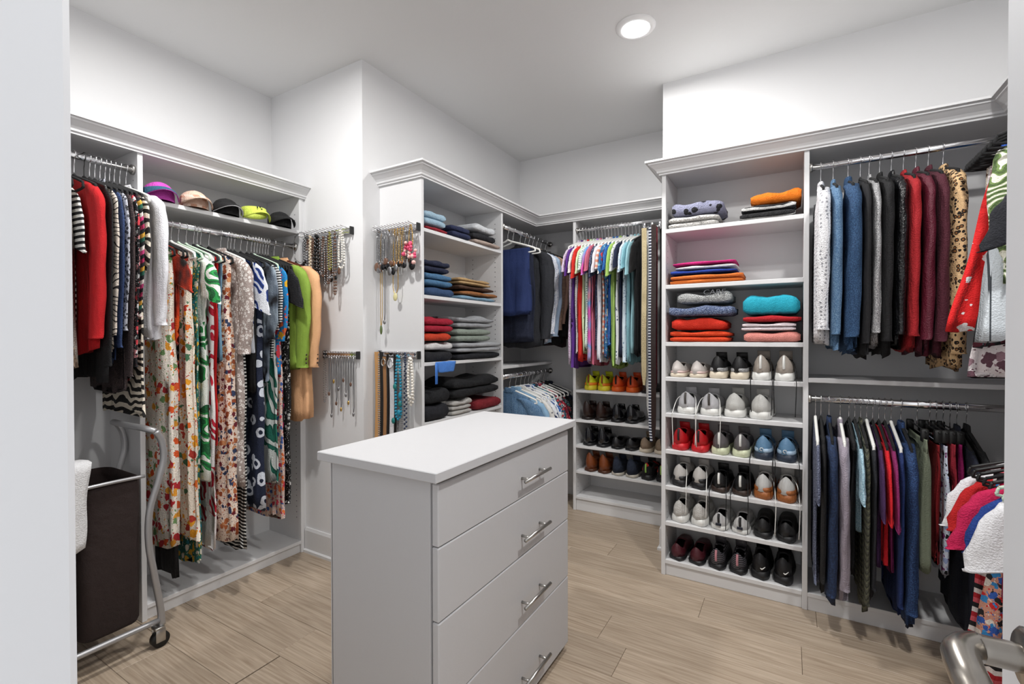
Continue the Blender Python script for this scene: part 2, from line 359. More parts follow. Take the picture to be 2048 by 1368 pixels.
# ceiling lamps
for i, (x, y) in enumerate(((-.634, 2.233), (-1.72, .92), (.45, 1.15))):
    lab = ('round recessed ceiling light in view above the shoe shelves', 'round recessed ceiling light above the long left closet unit', 'round recessed ceiling light above the open door')[i]
    t = thing('recessed_light', lab, 'light', (x, y, ZC), 0, 'recessed ceiling lights')
    prof = [(.092, 0), (.092, -.004), (.08, -.011), (.066, -.013), (.064, -.009)]
    add('trim_ring', mk('trim_ring', loft([[(r*cos(k*pi/20), r*sin(k*pi/20), z) for k in range(40)] for r, z in prof], False, False), M('trim_white', 'f0f0f0', .4, bump=0, pat='plain')), t)
    add('diffuser', mk('diffuser', loft([[(r*cos(k*pi/20), r*sin(k*pi/20), z) for k in range(40)] for r, z in ((.065, -.008), (.05, -.012), (.004, -.014))], False, True), M('lamp_glow', 'ffffff', emit=14)), t)
    ld = bpy.data.lights.new('lamp', 'AREA'); ld.shape = 'DISK'; ld.size = .13; ld.energy = LAMP_W*(.78, .95, 1.15)[i]; ld.color = (1, .985, .96); ld.spread = radians(178)
    lo = bpy.data.objects.new('lamp', ld); COL.objects.link(lo); lo.location = (0, 0, -.017); lo.parent = t
# ------------------------------------------------------------------ garments
def body_vf(W, L, T, flare=.0, slope=.33, A=.012, seed=0, n=30, m=22, hem=.012, waist=0., pinch=0.):
    r = random.Random(seed); ph = [r.random()*6.3 for _ in range(6)]; k1, k2, k3 = r.choice((5, 6, 7)), r.choice((9, 10, 11)), r.choice((15, 17))
    rings = []
    for i in range(m):
        h = L*(i/(m-1))**1.25; f = h/L
        w = W*(1-.10*sst(h/.3)*(1-pinch)) + flare*f - waist*math.exp(-((h-.38)/.12)**2)
        t = .008+(T-.008)*sst(h/.13)
        ring = []
        for j in range(n):
            th = 2*pi*j/n; c, s_ = cos(th), sin(th)
            x = w*math.copysign(abs(c)**.85, c); y = t*math.copysign(abs(s_)**.8, s_)
            a = A*sst(h/(.45*L+.05))
            y += a*(sin(k1*th+ph[0]+f*1.5)*.6+sin(k2*th+ph[1]-f)*.5+sin(k3*th+ph[2])*.3)
            x += a*.9*(sin(k2*th+ph[3]+f*2))+ .006*sin(h*14+ph[5])
            z = -h-slope*min(abs(x), W)*(1-sst(h/(.5*L+.05)))
            if i == m-1: z += hem*(sin(2*th+ph[4])+.5*sin(k1*th+ph[1]))
            ring.append(Vector((x, y, z)))
        rings.append(ring)
    return loft(rings)
def sleeve_vf(sx, W, T, L, rx=.05, kind='long', seed=0, out=0.):
    r = random.Random(seed+sx); ph = r.random()*6; n = 14; rings = []
    if kind == 'long': pts = [(W-.06, -.055, .035), (W-.005, -.105, rx*1.05), (W+.012+out*.3, -.19, rx*1.1), (W+.016+out*.7, -.33, rx), (W+.008+out, -.33-(L-.33)*.5, rx*.88), (W+out, -L+.03, rx*.74), (W+out, -L, rx*.78)]
    else: pts = [(W-.07, -.06, .04), (W-.01, -.10, rx*1.1), (W+.035+out*.4, -.10-(L-.1)*.45, rx*1.2), (W+.05+out, -L, rx*1.3), (W+.05+out, -L-.004, rx*1.25)]
    P = bez([(sx*a, 0, b) for a, b, _ in pts], 4); rr = [v.x for v in bez([(c, 0, 0) for _, _, c in pts], 4)]
    for i, (p, q) in enumerate(zip(P, rr)):
        f = i/(len(P)-1); ring = []
        yo = .12*T*sin(f*5+ph)
        for j in range(n):
            th = 2*pi*j/n; k = 1+.12*sin(3*th+ph+f*8)*f+.07*sin(f*29+2*th+ph)+.05*sin(5*th+f*13)*f
            ring.append(Vector((p.x+q*k*cos(th), yo+min(T*.98, q*.95)*k*sin(th), p.z+.35*q*cos(th)*(-sx if kind != 'long' else 0)*(1 if f > .5 else 0))))
        rings.append(ring)
    return loft(rings)
def collar_vf(T, h=.035, r=.046):
    h *= .5; T = min(T*.75, .022)
    rings = []
    for (a, z) in ((1, -.006), (.92, .02), (.86, h), (1.02, h-.002), (1.12, h*.4), (1.18, -.012)):
        rings.append([Vector((r*a*cos(2*pi*k/18), max(.005, min(T*.8, r)*.8)*a*sin(2*pi*k/18), z-.012)) for k in range(18)])
    return loft(rings, False, False)
# hanger prototypes share meshes
def hook_vf():
    P = [(0, .0, -.082), (0, 0, -.045), (.006, 0, -.03)]
    P += [(.0185*cos(a), 0, .001+.0185*sin(a)) for a in [(-1.2+k*.42) for k in range(10)]]
    return tube(bez(P, 2), .0019, 6)
HOOK = mk('hook', hook_vf(), CHROME); HOOKB = mk('hook', hook_vf(), BLK)
def hanger_mesh(name, mat, r, W=.205, bar=True):
    P = [(-W, 0, -.152), (-W*.8, 0, -.137), (-W*.45, 0, -.113), (-.02, 0, -.09), (0, 0, -.08), (.02, 0, -.09), (W*.45, 0, -.113), (W*.8, 0, -.137), (W, 0, -.152)]
    v = tube(bez(P, 3), r, 8)
    if bar:
        v = joinvf(v, tube(bez([(-W, 0, -.152), (-W-.004, 0, -.165), (-W+.012, 0, -.176), (0, 0, -.178), (W-.012, 0, -.176), (W+.004, 0, -.165), (W, 0, -.152)], 3), r*.8, 8))
    return mk(name, v, mat)
HB = {'black velvet': hanger_mesh('hanger_body', VELV, .0055), 'white plastic': hanger_mesh('hanger_body', WPLA, .0065), 'mint velvet': hanger_mesh('hanger_body', MINT, .0055),
      'black plastic': hanger_mesh('hanger_body', BLK, .006), 'brown wooden': hanger_mesh('hanger_body', M('hanger_wood', '5c2a1c', .4, bump=0, pat='plain'), .0075)}
clipv = joinvf(tube([(0, 0, -.082), (0, 0, -.09)], .003, 6), tube([(-.16, 0, -.088), (.16, 0, -.088)], .003, 8), *[box_vf(x-.012, x+.012, -.012, .012, -.13, -.08, .003) for x in (-.13, .13)])
HB['black clip'] = mk('hanger_body', clipv, BLK)
def hanger(kind, loc, rz, what, grp):
    t = thing('clothes_hanger', f'{kind} hanger holding the {what}', 'hanger', loc, rz, grp)
    add('hook', HOOKB if kind == 'black plastic' else HOOK, t); add('shoulder_bar' if 'clip' not in kind else 'clip_bar', HB[kind], t); return t
RODS = {  # rod axis, plane where the room side of the clothes reaches, room direction
 'L1': dict(ax='X', c=-2.468, z=1.98, front=-2.30, rz=0, grp='clothes on the high rod by the hamper', wh='on the high rod above the hamper'),
 'L2': dict(ax='X', c=-2.468, z=1.774, front=-2.30, rz=0, grp='dresses on the rod under the hats', wh='on the rod under the hats'),
 'M1': dict(ax='X', c=-1.66, z=1.992, front=-1.47, rz=0, grp='clothes on the high rod of the corner alcove', wh='on the high alcove rod'),
 'M2': dict(ax='X', c=-1.66, z=.98, front=-1.47, rz=0, grp='shirts on the low rod of the corner alcove', wh='on the low alcove rod'),
 'B': dict(ax='Y', c=3.164, z=2.014, front=2.97, rz=-pi/2, grp='shirts on the rod above the dress shoes', wh='on the rod above the dress shoes'),
 'R1': dict(ax='Y', c=2.535, z=2.013, front=2.36, rz=-pi/2, grp='jackets on the high right rod', wh='on the high rod beside the sweater shelves'),
 'R2': dict(ax='Y', c=2.535, z=.965, front=2.36, rz=-pi/2, grp='clothes on the low right rod', wh='on the low rod beside the shoe shelves'),
 'W1': dict(ax='W', c=.74, z=2.0, front=.56, rz=pi, grp='tops on the high rod behind the door', wh='on the high rod behind the door'),
 'W2': dict(ax='W', c=.74, z=.952, front=.5, rz=pi, grp='tops on the low rod behind the door', wh='on the low rod behind the door')}
LIM = {'L1': (.17, .92), 'L2': (.973, 1.662), 'M1': (2.697, 3.40), 'M2': (2.697, 3.40), 'B': (-1.307, -.835), 'R1': (.092, .56), 'R2': (.092, .62), 'W1': (1.80, 2.245), 'W2': (1.78, 2.20)}
QUEUE = {}
KEEP = {'sage green capri pants': 0.03, 'two-tone taupe zip jacket': 0.021, 'rust and burgundy floral maxi dress': 0.03, 'long white tropical dress with orange blooms': 0.026, 'white sundress with yellow and orange flowers': 0.022, 'taupe and white leopard shirt dress': 0.026, 'green palm leaf dress with ruffled shoulders': 0.025, 'lime green blazer': 0.027, 'long peach blazer': 0.026, 'mid blue denim jacket': 0.029, 'white eyelet lace jacket': 0.026, 'leopard print jacket': 0.026, 'navy dress with white seashell drawings': 0.025, 'denim blue heathered hoodie': 0.022, 'slate blue zip hoodie': 0.02}
SET = {'bright red knit cardigan': (0.737, 0.0215), 'thin black cardigan': (0.7675, 0.008), 'cream and black zebra fringe wrap': (0.785, 0.0088), 'navy blue ribbed sweater': (0.802, 0.0076), 'grey snow leopard cardigan': (0.819, 0.0092), 'dark brown tweed jacket': (0.836, 0.0075), 'black blouse with coral roses': (0.851, 0.0075), 'multicolour chevron cardigan': (0.867, 0.0085), 'long black and cream zebra dress': (0.886, 0.0098), 'crisp white long sleeved blouse': (0.908, 0.0118), 'black and white striped tee': (0.698, 0.011), 'grey speckled fringed poncho': (0.67, 0.02), 'brown shawl with ragged fringe': (0.63, 0.015), 'long black velvet gown beside the fringed shawl': (0.59, 0.018), 'navy and white plaid wool top': (0.55, 0.015), 'long inky navy gown below the plaid top': (0.51, 0.018), 'plain black jersey dress': (0.47, 0.018), 'blue and white print dress': (2.232, 0.0115), 'brown paisley blouse': (2.208, 0.0115), 'white blouse with fine grey sketch print': (2.184, 0.0115), 'red dress with large white flowers': (2.155, 0.0165), 'mauve top with dark floral hem': (2.128, 0.0095), 'black blouse with pale blue blossoms': (2.107, 0.0105), 'royal blue sparkly sweater': (2.085, 0.0105), 'pale grey pinstriped blouse with banded hem': (2.052, 0.021), 'white shirt with green palm fronds': (2.006, 0.023), 'black top with white cuff stripes': (1.962, 0.018)}
def spread(want, half, lo, hi, it=400):
    # order-preserving packing of intervals along a line, none overlapping
    order = sorted(range(len(want)), key=lambda i: want[i]); x = [want[i] for i in order]; h = [half[i] for i in order]
    for _ in range(it):
        for k in range(len(x)-1):
            d = x[k]+h[k]+h[k+1]-x[k+1]
            if d > 0: x[k] -= d/2; x[k+1] += d/2
        x[0] = max(x[0], lo+h[0]); x[-1] = min(x[-1], hi-h[-1])
    x[0] = max(x[0], lo+h[0])
    for k in range(1, len(x)): x[k] = max(x[k], x[k-1]+h[k-1]+h[k])
    res = [0]*len(x)
    for i, v in zip(order, x): res[i] = v
    return res
def pack():
    for rk, items in QUEUE.items():
        lo, hi = LIM[rk]; q = RODS[rk]; want = []; half = []; fix = []
        for a, k in items:
            if a[5] in SET: c, t = SET[a[5]]
            elif k.get('y') is not None: c, t = k['y'], k['th']
            else:
                f = onX if q['ax'] == 'X' else onY; n_ = 1 if q['ax'] == 'X' else 0
                p, s_ = f(a[0], a[2]-60, q['front'])[n_], f(a[1], a[2]-60, q['front'])[n_]; c, t = (p+s_)/2, abs(s_-p)/2*k.get('tmul', 1)
            want.append(c); half.append(max(.0075, t)); fix.append(KEEP.get(a[5]) or (t if a[5] in SET else None))
        room = (hi-lo)*.985
        lo_, hi_ = 0., 1.
        for _ in range(40):     # widest garments are squeezed first
            m = (lo_+hi_)/2; tot = sum(2*(x or max(.0075, min(h, m*.06))) for h, x in zip(half, fix))
            if tot > room: hi_ = m
            else: lo_ = m
        half = [x or max(.0075, min(h, lo_*.06)) for h, x in zip(half, fix)]
        for (a, k), c, h in zip(items, spread(want, half, lo, hi), half): garment_build(rk, *a, pos=c, t=h-.0008, **k)
def garment(rk, *a, **k): QUEUE.setdefault(rk, []).append((a, k))
gseed = [100]
def garment_build(rk, u0, u1, vb, name, cat, what, mat, kind='long', hk='black velvet', W=.2, flare=0., sl=None, col=None, yaw=0, A=.017, drop=0, cmat=None, smat=None, waist=0, y=None, th=None, zb=None, cuff=None, hem2=None, pinch=0, tmul=1., pos=0, t=.02):
    q = RODS[rk]; gseed[0] += 1; sd = gseed[0]
    f = onX if q['ax'] == 'X' else onY
    zbot = zb if zb is not None else f((u0+u1)/2, vb, q['front']).z
    zbot = max(zbot, .935 if rk == 'L1' else .125); L = q['z']-.09-drop-zbot; yaw = 0; A = min(A, .012)
    loc = (q['c'], pos, q['z']) if q['ax'] in 'XW' else (pos, q['c'], q['z'])
    rz = q['rz']+radians(yaw)
    o = thing(name, f"{what} {q['wh']}", cat, loc, rz, q['grp'])
    top = -.086-drop
    reach = W+(.125 if kind == 'short' else .085) if kind in ('long', 'short') else W*1.02+max(0, flare)+.02
    back = min(1, .262/reach)
    fan = what.startswith('crisp white')      # its front sleeve swings past the end of the partition
    def fit(v):
        y_ = max(-t, min(t, v.y)); g = sst((v.x-.10)/.09) if fan else 0
        return Vector((v.x*back if v.x < 0 else v.x, y_*(1+.8*g)+.031*g, v.z))
    def up(vf): return [fit(v)+Vector((0, 0, top)) for v in vf[0]], vf[1]
    slope = .32 if kind in ('long', 'short', 'none') else 0
    Wb = W if kind in ('long', 'short', 'pants', 'clip') else W*.93
    if kind in ('pants', 'clip'): vf = body_vf(W, L, t*.92, flare, 0, A, sd, pinch=1, waist=0)
    else: vf = body_vf(Wb, L, t*.92, flare, slope, A, sd, waist=waist, pinch=pinch)
    add('body' if kind not in ('pants', 'clip') else 'legs', mk('body', up(vf), mat), o)
    if kind in ('long', 'short'):
        Ls = sl if sl else (L*.93 if kind == 'long' else .25)
        for sx in (1, -1):
            s_ = add('sleeve', mk('sleeve', up(sleeve_vf(sx, W, t*.97, Ls, .05 if kind == 'long' else .055, kind, sd)), smat or mat), o)
            if cuff and kind == 'long':
                vfc = loft([[Vector((sx*W+.041*cos(2*pi*k/14), min(t*.98, .042)*sin(2*pi*k/14), top-Ls+dz)) for k in range(14)] for dz in (.055, .03, -.003)])
                add('cuff', mk('cuff', vfc, cuff), s_)
    if col: add('collar', mk('collar', up(collar_vf(t, col)), cmat or smat or mat), o)
    if kind == 'clip': add('waistband', mk('waistband', up(body_vf(W*1.01, .04, t*1.04, 0, 0, .002, sd, m=5)), cmat or mat), o)
    if hem2: add('hem_band', mk('hem_band', ([fit(v)+Vector((0, 0, top-L+hem2[0])) for v in body_vf(W*.91+flare, hem2[0]+.012, t*1.05, 0, 0, A, sd, m=6, pinch=1)[0]], body_vf(W, .1, t, n=30, m=6)[1]), hem2[1]), o)
    if hk: hanger(hk, loc, rz, what, 'hangers '+q['wh'])
    return o
def S(n, c, **k): return M('fabric_'+n, c, **k)
blackf = S('black', '0d0d10'); black2 = S('black_wool', '121216', bs=500); navyf = S('navy', '141c33'); redf = S('red', 'c01218'); whitef = S('white', 'e6e6ea')
denim = S('denim_blue', '2f5482', pat='heather', cols=('1d3758', '28496f', '3f6186'), s=120, bump=.35, bs=420)
denimL = S('denim_light', '6a93b8', pat='heather', cols=('44668a', '577b9f', '7896b2'), s=110, bump=.35, bs=420)
burg = S('burgundy_velvet', '5a0c26', rough=.6); burg2 = S('burgundy_suede', '4b1526'); leath = S('leather', '101114', rough=.32, bs=120)
leop = S('leopard_tan', 'c9a06a', pat='leopard', cols=('d3b083', '8a5a2c', '17110e'), s=34)
G = garment
# --- high right rod
R1 = [
 (1617, 1665, 688, 'jacket', 'jacket', 'white eyelet lace jacket', S('eyelet', 'e8e8ea', pat='dots', cols=('e9e9ec', '9a9aa0'), s=62, thr=.4, bump=.4), 'long', dict(col=.04)),
 (1655, 1688, 698, 'denim_jacket', 'jacket', 'faded light denim jacket', denimL, 'long', dict(col=.045)),
 (1680, 1734, 704, 'denim_jacket', 'jacket', 'mid blue denim jacket', denim, 'long', dict(col=.05, yaw=-8, hem2=(.05, denim))),
 (1728, 1746, 718, 'jacket', 'jacket', 'thin black knit jacket', black2, 'long', {}),
 (1740, 1760, 696, 'jacket', 'jacket', 'silver glitter evening jacket', S('glitter', '77777a', rough=.35, pat='heather', cols=('2a2a2c', '8d8d90', 'd8d8d8'), s=220), 'long', dict(col=.04)),
 (1752, 1790, 714, 'blazer', 'blazer', 'black wool blazer', blackf, 'long', dict(col=.05)),
 (1784, 1814, 700, 'leather_jacket', 'jacket', 'shiny black leather jacket', leath, 'long', dict(col=.05)),
 (1812, 1842, 704, 'jacket', 'jacket', 'bright red tailored jacket', S('red_wool', 'a3141d'), 'long', dict(col=.03)),
 (1832, 1862, 712, 'jacket', 'jacket', 'burgundy velvet jacket', burg, 'long', dict(col=.05)),
 (1858, 1886, 716, 'jacket', 'jacket', 'plum suede jacket', burg2, 'long', dict(col=.05)),
 (1880, 1918, 742, 'jacket', 'jacket', 'leopard print jacket', leop, 'long', dict(col=.04, yaw=6))]
for a in R1: G('R1', *a[:7], kind=a[7], **a[8])
# --- tops along the right wall, high rod (far to near)
W1 = [
 (2.43, 'dress', 'dress', 'blue and white print dress', S('bluewhite', '2d64b5', pat='spots', cols=('2d6fc4', '10131c'), s=40), 'none', dict(flare=.08, W=.16), 1.28),
 (2.385, 'blouse', 'blouse', 'brown paisley blouse', S('paisley', '4a3a34', pat='floral', cols=('d9cfc4', '2b2220', '4b3a33', '6b4a3a', 'b9a89a'), s=38, thr=.5), 'none', dict(flare=.08, W=.165), 1.32),
 (2.335, 'blouse', 'blouse', 'white blouse with fine grey sketch print', S('sketch', 'e6e3e3', pat='spots', cols=('ebe8e9', 'a79fa3'), s=45, thr=.3), 'none', dict(flare=.10, W=.16), 1.30),
 (2.285, 'dress', 'dress', 'red dress with large white flowers', S('redflower', 'd8141a', pat='floral', cols=('dc1a1c', 'dc1a1c', 'f0eeee', 'dc1a1c'), s=9, thr=.36), 'none', dict(flare=.14, W=.155), 1.27),
 (2.235, 'blouse', 'blouse', 'black blouse with pale blue blossoms', S('blkblossom', '17171c', pat='floral', cols=('17171c', '9fc3d6', '5d2232', '17171c'), s=16), 'none', dict(flare=.08, W=.15), 1.22),
 (2.19, 'sweater', 'sweater', 'royal blue sparkly sweater', S('royal', '173f8f', pat='heather', cols=('0f2f74', '1c4fae', '3b6fd0'), s=90), 'none', dict(flare=.03, W=.17), 1.3),
 (2.13, 'blouse', 'blouse', 'pale grey pinstriped blouse with banded hem', S('pinstripe', 'c8d0d6', pat='stripe', cols=('c9d0d6', (.97, '3c4248')), s=8, rot=(0, pi/2, 0)), 'none', dict(flare=.10, A=.018, W=.15), 1.235),
 (2.05, 'shirt', 'shirt', 'white shirt with green palm fronds', S('palm', '8a9f63', pat='zebra', cols=('e2e2d2', '71894f', (.75, '4d6337')), s=12, dist=7), 'long', dict(sl=.44, flare=.05, W=.145), 1.42),
 (1.87, 'top', 'top', 'black top with white cuff stripes', S('blkstripe', '14161f'), 'short', dict(W=.12, drop=.13), 1.35)]
for y, n, c, wh, m, k, kw, zb in W1: G('W1', 0, 0, 0, n, c, wh, m, kind=k, y=y, th=.024, zb=zb, **kw)
G('W1', 0, 0, 0, 'top', 'top', 'mauve top with dark floral hem', S('mauvefl', 'd6cccc', pat='floral', cols=('d9cfd0', '5c3a46', '8a6a74', 'd9cfd0'), s=13), kind='none', y=2.26, th=.02, zb=1.12, flare=.08, W=.16)
# --- low right rod
heat = S('heather_navy', '464c62', pat='heather', cols=('262a3c', '4a5068', '8a90a4'), s=130)
R2 = [
 (1596, 1630, 1160, 'tee', 't-shirt', 'heathered navy grey tee', heat, 'short', dict(sl=.27, hk='white plastic')),
 (1612, 1640, 1180, 'top', 'top', 'plain black athletic top', blackf, 'long', {}),
 (1624, 1664, 1212, 'hoodie', 'hoodie', 'slate blue zip hoodie', S('slate_blue', '24385c', pat='heather', cols=('182540', '22375a'), s=60), 'long', dict(col=.05)),
 (1654, 1702, 1198, 'jacket', 'jacket', 'two-tone taupe zip jacket', S('taupe', '9d94a0'), 'long', dict(col=.035, hk='white plastic', A=.016)),
 (1680, 1702, 1150, 'vest', 'vest', 'black padded vest', black2, 'none', {}),
 (1684, 1706, 1010, 'tee', 't-shirt', 'light blue heathered tee', S('lightblue_h', '8fb3c4', pat='heather', cols=('6f98ac', '9cc0d0', 'c4dbe4'), s=120), 'short', dict(zb=.45)),
 (1698, 1728, 1226, 'cardigan', 'cardigan', 'olive cable knit hooded cardigan', S('olive_knit', '4b4c40', pat='chevron', cols=('3c3d33', '55564a', '62634f'), s=38, bump=.5), 'long', dict(col=.05)),
 (1724, 1746, 1196, 'jacket', 'jacket', 'charcoal black fleece jacket', S('charcoal', '202228'), 'long', dict(hk='white plastic')),
 (1732, 1752, 1020, 'tee', 't-shirt', 'deep purple tee', S('purple', '40204f'), 'short', dict(sl=.3, zb=.33)),
 (1746, 1768, 1035, 'tee', 't-shirt', 'bright scarlet tee', S('scarlet', 'd4101f'), 'short', dict(sl=.31, zb=.33)),
 (1762, 1786, 1045, 'tee', 't-shirt', 'magenta tee', S('magenta', '85205f'), 'short', dict(sl=.33, zb=.3)),
 (1764, 1800, 1232, 'top', 'top', 'royal blue long sleeved top', S('royal2', '142c62'), 'long', dict(hk='white plastic')),
 (1794, 1830, 1262, 'hoodie', 'hoodie', 'denim blue heathered hoodie', S('denimhood', '1f3d6c', pat='heather', cols=('14264a', '1d3862', '2f4e7c'), s=110), 'long', dict(col=.05, hem2=(.05, navyf))),
 (1820, 1878, 1148, 'capri_pants', 'pants', 'sage green capri pants', S('sage', '87907a', bump=.2), 'clip', dict(hk='black clip', W=.16, drop=.03, A=.006, yaw=12, tmul=.9)),
 (1874, 1888, 1140, 'skirt', 'skirt', 'dark red skirt', S('darkred', '8a1018'), 'clip', dict(hk='black clip', W=.14, drop=.05)),
 (1870, 1900, 1164, 'capri_pants', 'pants', 'white pants with purple floral sketch', S('purpfl', 'd4dcec', pat='floral', cols=('d4dcec', '14161c', '7d2f70', 'd4dcec', '96a6cf'), s=14, thr=.34), 'clip', dict(hk='black clip', W=.16, drop=.05, yaw=12)),
 (1884, 1906, 1010, 'shorts', 'shorts', 'coral red denim shorts', S('coral', 'b0283a'), 'clip', dict(hk='black clip', W=.16, drop=.04, zb=.55)),
 (1902, 1922, 1020, 'skirt', 'skirt', 'bright magenta skirt', S('magenta2', 'a81c6c'), 'clip', dict(hk='black clip', W=.16, drop=.04)),
 (1900, 1945, 1285, 'coat', 'coat', 'long dark navy coat', S('ink', '11172a'), 'long', dict(col=.05, yaw=14, W=.22)),
 (1945, 1985, 1280, 'coat', 'coat', 'black hooded coat', blackf, 'long', dict(col=.06, yaw=14, W=.23, tmul=1.2))]
for a in R2: G('R2', *a[:7], kind=a[7], **a[8])
W2 = [
 (2.30, 'tee', 't-shirt', 'white tee with orange trim', whitef, 'short', dict(hk='black plastic', W=.16), .50, .025),
 (2.22, 'tee', 't-shirt', 'tomato red tee', redf, 'short', dict(hk='black plastic', W=.15), .55, .02),
 (2.15, 'top', 'top', 'multicoloured patchwork floral tunic', S('patch', 'c98f7a', pat='floral', cols=('c98f7a', '2b56a8', 'c92222', '16161a', 'e0d6cc', '2f86c4'), s=22, thr=.55), 'none', dict(flare=.06, W=.19), .28, .03),
 (2.07, 'tee', 't-shirt', 'hot pink tee', S('hotpink', 'c4114f'), 'short', dict(W=.185, sl=.26, hk='black plastic'), .45, .03),
 (1.99, 'tee', 't-shirt', 'cobalt blue tee', S('cobalt', '153a86'), 'short', dict(W=.16, hk='mint velvet'), .5, .03),
 (1.90, 'tee', 't-shirt', 'white tee with navy stripes', S('navystripe', 'e6e8ee', pat='stripe', cols=('e8eaef', 'e8eaef', '1c2c50'), s=11), 'short', dict(W=.17, sl=.28, smat=whitef, hk='mint velvet'), .52, .03),
 (1.86, 'skirt', 'skirt', 'magenta and navy maxi skirt', S('magnavy', 'a01464'), 'none', dict(W=.18, flare=.05, hk='black plastic'), .15, .03),
 (2.18, 'dress', 'dress', 'red white and black geometric maxi dress', S('geo', 'b5202c', pat='chevron', cols=('b5202c', 'e6e0dc', '1a1a1c', 'd65a66'), s=16), 'none', dict(W=.19, flare=.09, hk='black plastic'), .06, .03)]
for y, n, c, wh, m, k, kw, zb, th in W2: G('W2', 0, 0, 0, n, c, wh, m, kind=k, y=y, th=th, zb=zb, **kw)
# --- high left rod
zeb = S('zebra', '17130f', pat='zebra', cols=('14110f', 'e2d8c6'), s=9, dist=4)
L1 = [
 (130, 152, 700, 'tee', 't-shirt', 'black and white striped tee', S('bwstripe', '202020', pat='stripe', cols=('ecebe6', '17171a'), s=14), 'short', dict(sl=.3, W=.10)),
 (156, 216, 702, 'cardigan', 'cardigan', 'bright red knit cardigan', S('red_knit', 'cc0c16', bs=500, bump=.35), 'long', dict(yaw=-10)),
 (196, 212, 760, 'cardigan', 'cardigan', 'thin black cardigan', blackf, 'long', dict(hk='black plastic')),
 (206, 232, 694, 'wrap', 'wrap', 'cream and black zebra fringe wrap', S('creamzebra', 'd5c8b8', pat='zebra', cols=('dccfc2', '241c1c', 'dccfc2'), s=8, dist=5), 'long', dict(hem2=(.04, S('fringe', 'c9bcab')))),
 (222, 242, 720, 'sweater', 'sweater', 'navy blue ribbed sweater', S('navy_rib', '1a2c52', pat='stripe', cols=('14203c', '1f3562', '3a5486'), s=60), 'long', {}),
 (237, 262, 684, 'cardigan', 'cardigan', 'grey snow leopard cardigan', S('snowleo', 'a7a9b2', pat='leopard', cols=('b4b6c0', '6b6d76', '1e1e22'), s=42), 'long', dict(col=.04)),
 (256, 270, 780, 'jacket', 'jacket', 'dark brown tweed jacket', S('tweed', '2e2628', pat='heather', cols=('1a1618', '3a2e30', '6a5a58'), s=160), 'long', {}),
 (262, 276, 760, 'blouse', 'blouse', 'black blouse with coral roses', S('roses', '17161a', pat='floral', cols=('16151a', 'd8404c', 'e89aa0', 'e0e0e0', '16151a'), s=22), 'long', {}),
 (268, 290, 655, 'cardigan', 'cardigan', 'multicolour chevron cardigan', S('chev', '14141a', pat='chevron', cols=('131318', 'c43a78', 'e8e2da', '131318', '1c5a48', 'c99a34', '131318', 'a02050'), s=7.5), 'long', {}),
 (276, 300, 872, 'dress', 'dress', 'long black and cream zebra dress', zeb, 'long', dict(sl=.38, flare=.03)),
 (280, 318, 672, 'blouse', 'blouse', 'crisp white long sleeved blouse', S('crispwhite', 'e9e9ee', bump=.15), 'long', dict(col=.03, hk='white plastic', yaw=5, W=.215)),
 (148, 190, 720, 'poncho', 'poncho', 'grey speckled fringed poncho', S('speckle', '8f8880', pat='heather', cols=('6a645e', 'a8a098', 'c8c0b4'), s=200), 'none', dict(hem2=(.05, S('fringe2', '8a7462')), flare=.03)),
 (196, 226, 900, 'shawl', 'shawl', 'brown shawl with ragged fringe', S('brownshawl', '5a3f34'), 'none', dict(hem2=(.05, S('fringe3', '7a5a48')))),
 (216, 252, 805, 'scarf_top', 'top', 'navy and white plaid wool top', S('plaidnavy', '1c2740', pat='plaid', cols=('18223c', 'd8d4cc', '5c6c8c'), s=4), 'none', {}),
 (240, 280, 830, 'dress', 'dress', 'plain black jersey dress', blackf, 'none', {}),
 (176, 206, 985, 'gown', 'dress', 'long black velvet gown beside the fringed shawl', S('blackgown', '0f0f12'), 'none', {}),
 (226, 262, 990, 'gown', 'dress', 'long inky navy gown below the plaid top', S('inkgown', '10131c'), 'none', {})]
for a in L1: G('L1', *a[:7], kind=a[7], **a[8])
